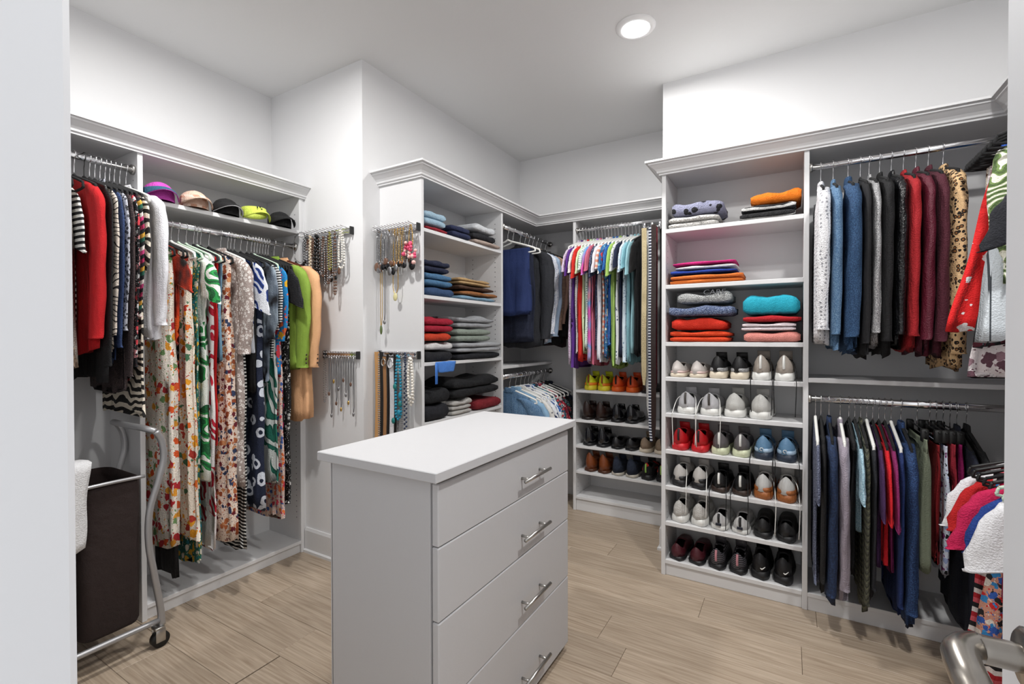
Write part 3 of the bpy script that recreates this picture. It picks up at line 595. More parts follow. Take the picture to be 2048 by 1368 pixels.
# --- rod under the hats
trop = dict(pat='floral', s=13, thr=.44)
L2 = [
 (326, 348, 800, 'blouse', 'blouse', 'orange and black satin blouse', S('orangeblk', 'd8480f', pat='noise', cols=('e2560f', 'c4320c', '1c1414'), s=7), 'short', dict(sl=.22, W=.165)),
 (306, 352, 1098, 'dress', 'dress', 'long white tropical dress with orange blooms', S('trop1', 'e8ded0', cols=('e9e0d4', 'd9541c', 'b3202a', 'e39a2c', '6b8f5a', 'e9e0d4'), **trop), 'none', dict(flare=.035, A=.022)),
 (350, 392, 1075, 'dress', 'dress', 'white sundress with yellow and orange flowers', S('trop2', 'eadfce', cols=('ece2d2', 'e8a024', 'df6a20', '4a7a58', 'ece2d2', 'b83a2c'), **trop), 'none', dict(flare=.05, A=.02, hk='white plastic')),
 (386, 398, 1130, 'dress', 'dress', 'teal and gold border print dress', S('tealgold', '1f6a5c', pat='floral', cols=('1f6a5c', 'e0b030', 'e8e0d0', '2a8aa0'), s=16), 'none', dict(hk='mint velvet')),
 (370, 418, 962, 'dress', 'dress', 'green palm leaf dress with ruffled shoulders', S('palmgreen', '1f7a3c', pat='leaf', cols=('e6ebe4', '1f7a3c', '2a9a4c', '145a30'), s=5.5, dist=4), 'short', dict(sl=.26, A=.02, flare=.03, W=.17, hk='mint velvet', yaw=-6)),
 (398, 418, 1105, 'dress', 'dress', 'red and white leaf print maxi dress', S('redleaf', 'b5122c', pat='leaf', cols=('efe8e8', 'b5122c', 'c41c38'), s=7), 'none', {}),
 (404, 430, 890, 'dress', 'dress', 'plain scarlet knit dress', S('scarlet_knit', 'd40d12', bs=400), 'none', dict(hk='mint velvet')),
 (420, 482, 1082, 'dress', 'dress', 'rust and burgundy floral maxi dress', S('rustfl', 'e2c9b4', pat='floral', cols=('ead6c6', '9a4a24', '6b1424', 'b8683c', '2c3a5c', 'c98a5c'), s=19, thr=.46), 'none', dict(flare=.05, A=.018)),
 (436, 456, 720, 'top', 'top', 'dusty blue sleeveless top', S('dustyblue', '6b93ac'), 'none', {}),
 (440, 492, 972, 'shirt_dress', 'dress', 'taupe and white leopard shirt dress', S('taupeleo', 'b5a8a2', pat='leopard', cols=('a3958f', 'b3a6a0', 'e2dcd8'), s=34), 'long', dict(sl=.52, col=.035, hk='white plastic', yaw=-6)),
 (484, 514, 700, 'blouse', 'blouse', 'cobalt and white painterly blouse', S('cobaltwhite', '2c55b0', pat='leaf', cols=('e4e8f0', '2450b4', '18306c'), s=7), 'short', dict(sl=.3, W=.21)),
 (502, 524, 780, 'dress', 'dress', 'short black cocktail dress', blackf, 'none', {}),
 (494, 548, 1018, 'dress', 'dress', 'navy dress with white seashell drawings', S('shells', '131d36', pat='leopard', cols=('131d36', '131d36', 'cfd5e0'), s=9), 'none', dict(flare=.02)),
 (520, 536, 760, 'blouse', 'blouse', 'slate grey abstract print blouse', S('slateabs', '4a4e5a', pat='noise', cols=('1c1c22', '6a7684', '9aa8b4'), s=9), 'long', dict(sl=.45)),
 (534, 552, 716, 'top', 'top', 'black and white maze striped top', S('maze', 'e0e0e0', pat='stripe', cols=('e6e6e6', '141416'), s=24), 'long', dict(sl=.4)),
 (538, 570, 965, 'dress', 'dress', 'white dress with dark green leaves', S('greenleaf', '1c5a4c', pat='leaf', cols=('e0e6e2', '17594a', '1f6f5c'), s=4), 'none', dict(flare=.03, hk='mint velvet')),
 (552, 582, 752, 'blouse', 'blouse', 'blue and yellow floral tunic', S('blueyel', '1d84c4', pat='floral', cols=('1d84c4', 'e8b020', 'd83a4a', '1d84c4', 'e86a3a'), s=11), 'long', dict(sl=.46)),
 (548, 594, 1032, 'dress', 'dress', 'coral bordered floral skirt dress', S('coralbord', 'd0a090', pat='floral', cols=('d9c0b4', 'c8324a', '3a5a9a', 'e0703a'), s=20), 'none', dict(flare=.04, A=.02)),
 (568, 582, 900, 'dress', 'dress', 'fuchsia and black print dress', S('fuchblk', '1a1418', pat='floral', cols=('181418', 'd02a74', '181418', '8a1c4c'), s=14), 'none', {}),
 (572, 600, 660, 'top', 'top', 'black lace short sleeved top', S('lace', '101014', pat='dots', cols=('101014', '2c2c32'), s=90), 'short', dict(sl=.26)),
 (580, 603, 1000, 'dress', 'dress', 'black and white floral maxi dress', S('bwfl', '17171a', pat='floral', cols=('141416', 'e2e2e0', '141416'), s=22, thr=.34), 'none', dict(flare=.02)),
 (478, 500, 1105, 'skirt', 'skirt', 'black and white horizontally striped skirt', S('bwskirt', '202020', pat='stripe', cols=('151517', '151517', 'e6e6e2'), s=18), 'none', dict(W=.17)),
 (330, 372, 1168, 'dress', 'dress', 'floor length black pleated dress', S('blackpleat', '0e0e11'), 'none', dict(A=.02, W=.11))]
for a in L2: G('L2', *a[:7], kind=a[7], **a[8])
G('L2', 0, 0, 0, 'blazer', 'blazer', 'lime green blazer', S('lime', '86a53c', bump=.12), y=1.645, th=.03, zb=1.08, W=.235, sl=.60, col=.03)
G('L2', 0, 0, 0, 'blazer', 'blazer', 'long peach blazer', S('peach', 'e8b284', bump=.12), y=1.69, th=.03, zb=.80, W=.255, sl=.60, col=.03, hk='brown wooden')
# --- corner alcove, high rod
M1 = [
 (2.76, .035, 1.40, 'trousers', 'pants', 'pair of navy blue dress trousers', S('navytrouser', '15295a', bump=.15), 'pants', dict(W=.17, drop=.06, hk='white plastic')),
 (2.83, .03, 1.22, 'trousers', 'pants', 'pair of dark navy chinos', navyf, 'pants', dict(W=.165, drop=.06, hk='white plastic')),
 (2.93, .035, 1.18, 'suit_jacket', 'jacket', 'charcoal suit jacket', S('suit', '24262c'), 'long', dict(col=.04)),
 (3.00, .025, 1.22, 'dress_shirt', 'shirt', 'white shirt with fine blue dots', S('finedots', 'd4d9e6', pat='dots', cols=('dfe3ec', '6a7aa8'), s=110), 'long', dict(col=.04)),
 (3.06, .025, 1.2, 'dress_shirt', 'shirt', 'pale blue dress shirt', S('paleblue', 'a9bfd8'), 'long', dict(col=.04)),
 (3.12, .025, 1.25, 'dress_shirt', 'shirt', 'brown striped dress shirt', S('brownstripe', '6a4a3a', pat='stripe', cols=('5a4034', 'c8a890'), s=30), 'long', dict(col=.04)),
 (3.18, .025, 1.3, 'dress_shirt', 'shirt', 'soft peach dress shirt', S('softpeach', 'd8b09a'), 'long', dict(col=.04)),
 (3.25, .03, 1.2, 'sport_coat', 'jacket', 'black sport coat', blackf, 'long', dict(col=.05)),
 (3.33, .03, 1.18, 'sport_coat', 'jacket', 'dark maroon sport coat', S('maroon', '2a1820'), 'long', dict(col=.05))]
for y, th, zb, n, c, wh, m, k, kw in M1: G('M1', 0, 0, 0, n, c, wh, m, kind=k, y=y, th=th, zb=zb, **kw)
M2 = [
 (2.78, 'shirt', 'shirt', 'light denim button shirt', denimL), (2.86, 'shirt', 'shirt', 'pale chambray shirt', S('chambray', '8fb4d2')),
 (2.93, 'shirt', 'shirt', 'white shirt with grey sketch marks', S('sketch2', 'dcdad6', pat='spots', cols=('dedcd8', '6a6a70'), s=30, thr=.25)),
 (2.99, 'shirt', 'shirt', 'navy and white leaf print shirt', S('navyleaf', '1c2a4c', pat='leaf', cols=('e2e4ea', '1c2a4c', '2c3f6c'), s=10)),
 (3.05, 'shirt', 'shirt', 'bright blue and white print shirt', S('bluew', '3a62a8', pat='leaf', cols=('e2e8f0', '3462ac'), s=12)),
 (3.11, 'shirt', 'shirt', 'teal tropical print shirt', S('tealtrop', '1f5a6a', pat='floral', cols=('1c4c5c', 'd8e0e0', 'c43a44', '3a8aa0'), s=18)),
 (3.17, 'shirt', 'shirt', 'red hibiscus print shirt', S('hibiscus', 'a01c34', pat='floral', cols=('8a1830', 'e0d8d8', '1c3a5c', 'd84a5a'), s=18)),
 (3.23, 'shirt', 'shirt', 'dark floral camp shirt', S('camp', '1c2028', pat='floral', cols=('1a1e28', 'c8ccd0', '2f6a6a', 'a83a44'), s=20)),
 (3.30, 'shirt', 'shirt', 'black polo shirt', blackf), (3.37, 'shirt', 'shirt', 'dark navy polo shirt', navyf)]
for i, (y, n, c, wh, m) in enumerate(M2): G('M2', 0, 0, 0, n, c, wh, m, kind='short', y=y, th=.026, zb=.30, hk='white plastic', col=.035, sl=.25, W=.165)
# --- shirts over the dress shoes
Bc = [
 ('lilac shirt with pink polka dots', dict(pat='dots', cols=('d8c8dc', '8a4a78'), s=85), 'd8c8dc', 726), ('solid violet polo shirt', {}, '5a2a86', 735),
 ('white shirt with tiny grey specks', dict(pat='dots', cols=('e4e2e0', '9a9490'), s=80), 'e4e2e0', 705), ('fiery red polo shirt', {}, 'd8281e', 722),
 ('pale green shirt with dark specks', dict(pat='spots', cols=('cfe0b8', '3a4a3a'), s=26, thr=.22), 'cfe0b8', 708), ('white and mint dotted shirt', dict(pat='dots', cols=('e2ece2', '5a7a70'), s=70), 'e2ece2', 700),
 ('pink and sky blue colour block shirt', dict(pat='noise', cols=('d858b0', '6aa4dc', 'e89aa8'), s=5), 'd858b0', 728), ('rose pink polo shirt', {}, 'd06a84', 732),
 ('navy shirt with pin dots', dict(pat='dots', cols=('1c2440', '8a94b4'), s=110), '1c2440', 700), ('white shirt with lavender marks', dict(pat='spots', cols=('e4e4ec', 'a8acd0'), s=34, thr=.3), 'e4e4ec', 724),
 ('salmon striped linen shirt', dict(pat='stripe', cols=('e8e0dc', 'e89a80'), s=9), 'e89a80', 712), ('tropical blue leaf resort shirt', dict(pat='floral', cols=('2a6aa0', 'e8e0d0', 'd8404a', '1c4a7c', '7cc0d0'), s=15), '2a6aa0', 720),
 ('cobalt shirt with micro dots', dict(pat='dots', cols=('1f5aac', '5a94d4'), s=120), '1f5aac', 690), ('lime green polo shirt', {}, 'a8cc6a', 738),
 ('white shirt with navy confetti print', dict(pat='spots', cols=('e2e6ea', '3a4a6a'), s=44, thr=.3), 'e2e6ea', 728), ('solid dark navy polo shirt', {}, '15213f', 715),
 ('ice blue shirt with fine print', dict(pat='spots', cols=('d4e2ec', '7a9ab4'), s=50, thr=.3), 'd4e2ec', 722), ('aqua blue polo shirt', {}, '8cc0cc', 728),
 ('light aqua linen shirt with dark yoke', {}, '9ccad4', 706)]
n = len(Bc)
for i, (wh, kw, c, vb) in enumerate(Bc):
    u = 1128+(1262-1128)*i/(n-1)
    G('B', u-5, u+6, vb, 'shirt', 'shirt', wh, M('shirt_'+wh, c, **kw), kind='short', col=.035, hk='white plastic', sl=(.22, .25, .23, .27, .24)[i % 5], W=(.2, .21, .205, .215)[i % 4], yaw=-4+(i % 3)*3, tmul=1.25 if i < n-1 else 1.9)
G('B', 1266, 1290, 712, 'tee', 't-shirt', 'black tee with pink chest tag', blackf, kind='short', sl=.26, hk='black velvet')
pack()
for o in [x for x in COL.objects if x.name.startswith('blazer') and ('lime' in x['label'] or 'peach' in x['label'])]:
    x = .235 if 'lime' in o['label'] else .255
    for k in range(3): add('sleeve_button', mk('sleeve_button', ball((x+.04, 0, -.086-.53-.022*k), .006, 8, 5, .7, .8, 1), M('horn_button', '3a2a20', .3, bump=0, pat='plain')), o)
# ------------------------------------------------------------------ folded clothes
def slab_vf(w, d, h, seed, n=20, m=9, wav=.006, soft=.35):
    r = random.Random(seed); ph = [r.random()*6.3 for _ in range(5)]; rings = []
    for i in range(m+6):
        a = -1+2*i/(m+5); e = 1-abs(a)**12*.45
        ring = []
        for j in range(n):
            th = 2*pi*j/n; c, s_ = cos(th), sin(th)
            y = d/2*math.copysign(abs(c)**.3, c)*(1-.04*abs(a)**4)*(1 if c > 0 else 1+.02*sin(a*4+ph[1])); z = h/2*math.copysign(abs(s_)**.42, s_)*e
            x = a*w/2*(1-.03*abs(c)**6)
            if s_ > 0: z += wav*(sin(a*5+ph[0])+.7*sin(y*26+ph[1]+a*3))*s_
            z += .15*wav*sin(a*17+ph[2])*s_; y += .35*wav*sin(a*9+ph[3])
            ring.append(Vector((x, y, max(-h/2, z))))
        rings.append(ring)
    return loft(rings)
fseed = [500]; last = [0., 0.]
def folded(side, u0, v0, u1, v1, zs, what, mat, cat='folded clothes', name='folded_sweater', layers=2, depth=.25, yaw=0, fr=0., stack=None, wav=.006, extra=None):
    wav *= .6
    """side 'R' right tower, 'M' middle tower; box taken from the pixels of its front, resting at height zs or where the pixel says"""
    fseed[0] += 1; s = fseed[0]; r = random.Random(s)
    if side == 'R': a, b = onY(u0, v1, 2.515-fr), onY(u1, v0, 2.515-fr); a.x = max(a.x, -.553); b.x = min(b.x, .05); w = b.x-a.x; ctr = ((a.x+b.x)/2, 2.515-fr+depth/2); rz = 0
    else: a, b = onX(u0, v1, -1.645+fr), onX(u1, v0, -1.645+fr); a.y = max(a.y, 1.896); b.y = min(b.y, 2.656); w = b.y-a.y; ctr = (-1.645+fr-depth/2, (a.y+b.y)/2); rz = pi/2
    z0 = zs+.0005 if zs is not None else (max(last) if 'puffy' in what else last[0]); yaw = 0
    zt = (onY if side == 'R' else onX)((u0+u1)/2, v0, 2.515-fr if side == 'R' else -1.645+fr).z
    h = max(.014, zt-z0-1.6*wav); last[1] = last[0]; last[0] = z0+h+1.75*wav+.001
    o = thing(name, what, cat, (ctr[0], ctr[1], z0), rz+radians(yaw), 'clothes folded on the '+('sweater shelves' if side == 'R' else 'alcove shelves'))
    for k in range(layers):
        lh = h/layers
        vf = slab_vf((w-.01)*(1-.03*r.random()), depth*(1-.05*r.random()), lh, s*7+k, wav=wav if k == layers-1 else 0)
        off = Vector((r.uniform(-.004, .004), r.uniform(-.004, .004), lh*(k+.5)))
        add('fold_layer', mk('fold_layer', ([v+off for v in vf[0]], vf[1]), mat), o)
    if extra: add(extra[0], mk(extra[0], extra[1](w, depth, h), extra[2]), o)
    return o
FR = folded
lav = S('lavsnow', '8f8fa8', pat='spots', cols=('9496b0', '15151c'), s=22, thr=.45, bump=.5)
FR('R', 1334, 430, 1440, 460, 1.807, 'cream white waffle knit sweater folded under the snowflake sweater', S('waffle', 'e4e2de', bump=.7, bs=160), layers=2)
FR('R', 1341, 398, 1450, 434, None, 'lavender grey snowflake sweater folded on a white knit', lav, layers=1, wav=.012)
FR('R', 1478, 406, 1597, 440, 1.807, 'black and white nordic pattern sweater folded on the top shelf', S('nordic', '1b1b1e', pat='chevron', cols=('1b1b1e', '1b1b1e', 'd8d8d6', '1b1b1e'), s=20, bump=.5), layers=2)
FR('R', 1497, 377, 1608, 412, None, 'bright orange sweater with black leaf marks folded on nordic sweater', S('pumpkin', 'e87a10', pat='spots', cols=('e87a10', '16120e'), s=11, thr=.2), layers=1, wav=.014)
FR('R', 1337, 547, 1488, 570, 1.518, 'orange t-shirt folded at the bottom of a thin pile', S('orangetee', 'e0742a'), layers=2, name='folded_tee')
FR('R', 1337, 538, 1478, 547, None, 'royal blue t-shirt folded in a thin pile', S('bluetee', '1c3fa0'), layers=1, name='folded_tee')
FR('R', 1345, 533, 1474, 540, None, 'white t-shirt folded in a thin pile', whitef, layers=1, name='folded_tee')
FR('R', 1342, 526, 1474, 535, None, 'hot pink t-shirt folded on top of thin pile', S('pinktee', 'd01a78'), layers=1, name='folded_tee', wav=.004)
FR('R', 1336, 662, 1462, 687, 1.221, 'orange and black sweater folded at the bottom of tall stack', S('orbl', 'd8400f'), layers=2)
FR('R', 1338, 634, 1456, 664, None, 'fiery orange red sweater folded in tall stack', S('fiery', 'd62a10'), layers=1, wav=.012)
FR('R', 1335, 608, 1472, 640, None, 'blue grey chunky knit sweater folded in tall stack', S('bgknit', '5e6e92', pat='heather', cols=('46557a', '6a7aa0', '98a4c0'), s=90, bump=.7), layers=1, wav=.014, fr=.012)
FR('R', 1352, 582, 1466, 612, None, 'light grey ribbed sweater folded on blue grey knit', S('ltgreyrib', 'b4b6b6', pat='heather', cols=('9c9e9e', 'b8baba', 'd0d2d2'), s=70, bump=.7), layers=1, wav=.014)
FR('R', 1484, 664, 1606, 687, 1.221, 'salmon pink sweater folded at the bottom of bright stack', S('salmon', 'd88a80'), layers=1)
FR('R', 1480, 646, 1597, 667, None, 'pale pink and white sweater folded in bright stack', S('palepink', 'e4d8dc'), layers=2, yaw=-2)
FR('R', 1481, 631, 1612, 650, None, 'crimson sweater folded in bright stack', S('crimson', 'b0101c'), layers=1, fr=.006)
FR('R', 1481, 587, 1613, 633, None, 'turquoise fleece sweater folded on crimson sweater', S('turq', '1ba4bc'), layers=1, wav=.014, fr=.006)
Mi = [
 ((850, 452, 899, 462), 1.823, 'dark red fleece folded flat under the pale blue fleece', '8f1426', 1, {}), ((851, 421, 897, 452), None, 'pale blue fleece folded over dark red', '9db9cc', 2, {}),
 ((905, 450, 945, 480), 1.823, 'navy blue fleece gloves drooping over the shelf edge', '1c2548', 2, dict(fr=.004)), ((949, 482, 1004, 502), 1.823, 'beige speckled knit rolled at the shelf end', 'b09e94', 1, dict(fr=.01, wav=.003)), ((950, 466, 996, 480), None, 'black fleece hat folded under a white one', '14151c', 1, {}),
 ((950, 448, 994, 472), None, 'white fleece cap resting on a black one', 'cfd2d6', 1, dict(wav=.012)),
 ((851, 573, 913, 593), 1.472, 'medium blue jeans folded at the bottom of denim stack', '2f4a70', 1, {}), ((851, 545, 908, 576), None, 'washed blue jeans folded mid denim stack', '456f94', 2, {}),
 ((851, 516, 905, 550), None, 'dark indigo jeans folded on top of denim stack', '141c38', 2, dict(wav=.014)), ((918, 592, 994, 603), 1.472, 'light blue jeans folded under tan trousers', '7a9cb4', 1, {}),
 ((920, 582, 1000, 594), None, 'caramel brown trousers folded over light jeans', '9a6438', 1, {}), ((919, 572, 992, 583), None, 'dark brown trousers folded between caramel and tan pairs', '4a3020', 1, {}),
 ((919, 557, 984, 574), None, 'tan khaki trousers folded on top of brown pairs', 'b8976a', 2, {}),
 ((851, 700, 909, 723), 1.115, 'black fleece folded at the bottom under white cloth', '15161c', 1, {}), ((851, 682, 909, 703), None, 'crumpled white cotton shirt in fleece stack', 'd4d2d2', 1, dict(wav=.012)),
 ((851, 664, 906, 684), None, 'orange and red shirt folded in fleece stack', 'c43a18', 1, {}), ((851, 632, 910, 666), None, 'crimson fleece pullover folded on top of stack', 'a00c2c', 2, dict(wav=.012)),
 ((915, 704, 1003, 722), 1.115, 'black sweatpants folded under grey ones', '12141c', 1, dict(fr=.006)), ((915, 683, 1005, 706), None, 'light grey sweatpants with drawstring folded on black pair', 'a6a8ac', 2, dict(fr=.006)),
 ((915, 656, 985, 685), None, 'grey green sweatpants folded mid sweatpants stack', '8a948a', 2, {}), ((916, 630, 990, 660), None, 'heather grey sweatshirt folded on top of sweatpants', '9a9ca0', 2, dict(wav=.016)),
 ((851, 808, 900, 842), .797, 'black jacket with white stripes folded on low shelf', '16171f', 1, {}), ((851, 776, 902, 812), None, 'thick black sweater folded over striped jacket', '101116', 1, dict(wav=.014)),
 ((906, 796, 947, 830), .797, 'pale grey cargo trousers bundled beside black sweater', 'b9b6b2', 3, dict(wav=.014)), ((953, 796, 1004, 826), .797, 'dark red knit roll with black strap', '7c1420', 1, dict(fr=.006)),
 ((907, 750, 1000, 792), None, 'puffy black jacket heaped on low shelf', '111216', 2, dict(wav=.02))]
for (u0, v0, u1, v1), zs, wh, c, ly, kw in Mi: FR('M', u0, v0, u1, v1, zs, wh, M('cloth_'+wh, c, bump=.4, bs=300), layers=ly, name='folded_garment', **kw)
def text_vf(body, size):
    c = bpy.data.curves.new('t', 'FONT'); c.body = body; c.size = size; c.extrude = .0004; c.align_x = 'CENTER'; c.align_y = 'CENTER'
    o = bpy.data.objects.new('t', c); COL.objects.link(o); me = o.to_mesh(); r_ = ([v.co.copy() for v in me.vertices], [list(p.vertices) for p in me.polygons]); o.to_mesh_clear(); bpy.data.objects.remove(o); return r_
def put(vf, M4): return [M4 @ v for v in vf[0]], vf[1]
gs = [o for o in COL.objects if o.get('label', '').startswith('light grey ribbed sweater')][0]
add('lettering', mk('lettering', put(text_vf('CARE', .042), Matrix.Translation((.05, -.122, .052)) @ Matrix.Rotation(radians(62), 4, 'X')), M('letter_grey', '4a4c50', .9, bump=0, pat='plain'), False), gs)
# light blue pouch hanging over the shelf edge
po = thing('drawstring_pouch', 'bright blue drawstring pouch hanging over shelf edge', 'pouch', (-1.630, onX(892, 722, -1.63).y, 1.098), pi/2)
add('pouch_body', mk('pouch_body', ([Vector((v.x*(1+v.y*5), v.z, v.y-.012)) for v in slab_vf(.15, .06, .016, 3, wav=.002)[0]], slab_vf(.15, .06, .016, 3)[1]), M('pouch_nylon', '4f86d8', .4, bump=.2)), po)
add('strap', mk('strap', box_vf(-.105, -.085, -.012, -.009, -.1, .012, .001), M('pouch_strap', '3f76c8', .5, bump=0, pat='plain')), po)
# ------------------------------------------------------------------ shoes
def shoe_vf(L=.27, W=.094, hh=.075, ht=.045, collar=.42, high=0.):
    n = 15; m = 18; V = []; Fc = []
    for i in range(m):
        f = i/(m-1); y = L*f
        w = W/2*(.72+.28*sst(f/.18))*(1-.13*math.exp(-((f-.42)/.14)**2))*(1+.10*math.exp(-((f-.7)/.16)**2))*math.sqrt(max(.02, 1-max(0, (f-.72)/.29)**2.2))*math.sqrt(max(.16, 1-max(0, (.1-f)/.1)**2*.84))
        h = hh+high*(1-sst((f-.1)/.35))+.012*math.exp(-(f/.12)**2)-.018*math.exp(-((f-.22)/.13)**2)
        top = h*(1-sst((f-.38)/.42))+ht*sst((f-.38)/.42); top *= math.sqrt(max(.12, 1-max(0, (f-.80)/.215)**2))
        for j in range(n):
            a = pi*j/(n-1); c = cos(a); s_ = sin(a)
            V.append(Vector((w*math.copysign(abs(c)**.6, c)*(1-.18*s_**3 if f < collar else 1-.05*s_), y+(.012*s_ if i == 0 else 0), top*abs(s_)**.62)))
    for i in range(m-1):
        for j in range(n-1):
            f = (i+.5)/(m-1)
            if .06 < f < collar and 4 <= j <= n-6: continue
            Fc.append([(i+1)*n+j, (i+1)*n+j+1, i*n+j+1, i*n+j])
    Fc.append([j for j in range(n)]); Fc.append([(m-1)*n+j for j in range(n)][::-1])
    return V, Fc
def sole_vf(L, W, z0, z1, grow=.004, heel=0):
    rings = []; N_ = 16
    def outline(k):
        pts = []
        for i in range(N_+1):
            f = i/N_; w = W/2*(.74+.26*sst(f/.2))*(1-.13*math.exp(-((f-.42)/.14)**2))*(1+.10*math.exp(-((f-.7)/.16)**2))*math.sqrt(max(.05, 1-max(0, (f-.72)/.29)**2.2))*math.sqrt(max(.2, 1-max(0, (.1-f)/.1)**2*.8))
            pts.append((w+k, f))
        return pts
    for z, k in ((z0, grow*.3), (z0+.004, grow), ((z0+z1)/2, grow*1.3), (z1, grow*.8), (z1+.002, -.004)):
        o = outline(k); ring = []
        for w, f in o: ring.append(Vector((w, -k+f*(L+2*k), z+.016*sst((f-.72)/.28)**1.5*(1 if z < z1 else .6)+(heel*(sst((f-.28)/.06)-0)*(1 if z == z0 and .3 < f < .62 else 0)))))
        for w, f in reversed(o[1:-1]): ring.append(Vector((-w, -k+f*(L+2*k), z+.016*sst((f-.72)/.28)**1.5*(1 if z < z1 else .6)+(heel*(1 if z == z0 and .3 < f < .62 else 0)))))
        rings.append(ring)
    return loft(rings)
def shoe(side, u, v, zs, what, name, up, sole, kind='sneaker', tab=None, yaw=0, sc=1., liner=None, accent=None, lace=None, inset=.012, hang=None, group=None, wid=None, px=None):
    Y0 = 2.519 if side == 'R' else 3.1444
    p = onY(u, v, Y0+inset)
    L, W = .262*min(1, sc), wid or .093*sc; p.x = px if px is not None else p.x
    P = dict(sneaker=(.066, .046, .026, .42, 0), chunky=(.07, .048, .034, .42, 0), slipon=(.056, .04, .02, .45, 0), dress=(.058, .04, .016, .42, 0), boot=(.075, .046, .02, .3, .03), clog=(.052, .05, .028, .36, 0))[kind]
    hh, ht, so, colr, hi = P
    o = thing(name, what, 'shoe', (p.x, Y0+inset, zs), radians(yaw), group or ('shoes on the shoe tower' if side == 'R' else 'shoes on the alcove shelves'))
    vf = shoe_vf(L, W, hh*sc, ht*sc, colr, hi*sc)
    ob = add('upper', mk('upper', ([x+Vector((0, 0, so*sc)) for x in vf[0]], vf[1]), [up, liner or DARK]), o)
    md = ob.modifiers.new('shell', 'SOLIDIFY'); md.thickness = .005; md.offset = -1; md.material_offset = 1; md.material_offset_rim = 0
    add('sole', mk('sole', sole_vf(L, W, 0, so*sc, .005 if kind != 'dress' else .003, .008 if kind in ('dress', 'boot') else 0), sole), o)
    add('insole', mk('insole', sole_vf(L*.93, W*.82, so*sc+.003, so*sc+.007, 0), liner or DARK), o)
    if kind in ('sneaker', 'chunky', 'boot'):
        zt = (so+hh)*sc; tg = loft([[Vector((a*.026*sc*k, (.115+.02*b)*sc+dy, zt*.80+.03*sc*b+dz)) for a, k in ((-1, 1), (0, 1.02), (1, 1))] for b, dy, dz in ((0, 0.035, -.004), (.6, .01, .002), (1.2, -.012, .008))], False, False, False)
        t_ = add('tongue', mk('tongue', tg, up), o); m2 = t_.modifiers.new('shell', 'SOLIDIFY'); m2.thickness = .006
        lv = joinvf(*[tube(bez([(-.028*sc, (.125+.017*k)*sc, zt*(.93-.07*k)-.012), (0, (.122+.017*k)*sc, zt*(.97-.075*k)-.002), (.028*sc, (.125+.017*k)*sc, zt*(.93-.07*k)-.012)], 4), .0022, 5) for k in range(4)])
        add('laces', mk('laces', lv, lace or WPLA), o)
    if tab: add('heel_tab', mk('heel_tab', tube(bez([(0, .0, so*sc+.02), (0, -.004, so*sc+.04), (0, -.002, (so+hh+hi)*sc*.9), (0, .004, (so+hh+hi)*sc+.006)], 4), .006, 6), tab), o)
    if accent: add('heel_patch', mk('heel_patch', sole_vf(L*.985, W*1.0, so*sc*1.0, so*sc*1.55, .0035), accent), o)
    if hang:
        for dx, ln in hang[1]:
            add('hanging_lace', mk('hanging_lace', tube(bez([(dx*.4, .10*sc, (so+hh)*sc*.9), (dx, .03, (so+hh)*sc*.72), (dx*1.25, -inset-.006-.006, .012), (dx*1.3, -inset-.016, -.02), (dx*1.2, -inset-.014, -ln)], 5), .002, 6), hang[0]), o)
    return o
wsh = M('shoe_white', 'd8d8d6', .5, bump=.1); wsole = M('sole_white', 'e0e0dc', .45, bump=0, pat='plain'); csole = M('sole_cream', 'd8ccb8', .5, bump=0, pat='plain'); bsole = M('sole_black', '17171a', .5, bump=0, pat='plain')
bsh = M('shoe_black', '141416', .5, bump=.1); gum = M('sole_gum', '9a5a2a', .5, bump=.2, pat='plain'); blace = M('lace_black', '111114', .8, bump=0, pat='plain'); gsh = M('shoe_grey', '6a6668', .6, bump=.15)
pleath = M('leather_polished', '101015', .18, bump=.03, pat='plain', coat=.4); brn = M('leather_dark_brown', '2a1712', .32, bump=.08); cog = M('leather_cognac', '7a3f1e', .3, bump=.06); navs = M('suede_navy', '232c3e', .9, bump=.3)
from mathutils import Matrix
def SM(n, c, **k): return M('shoe_'+n, c, k.pop('rough', .5), bump=k.pop('bump', .12), **k)
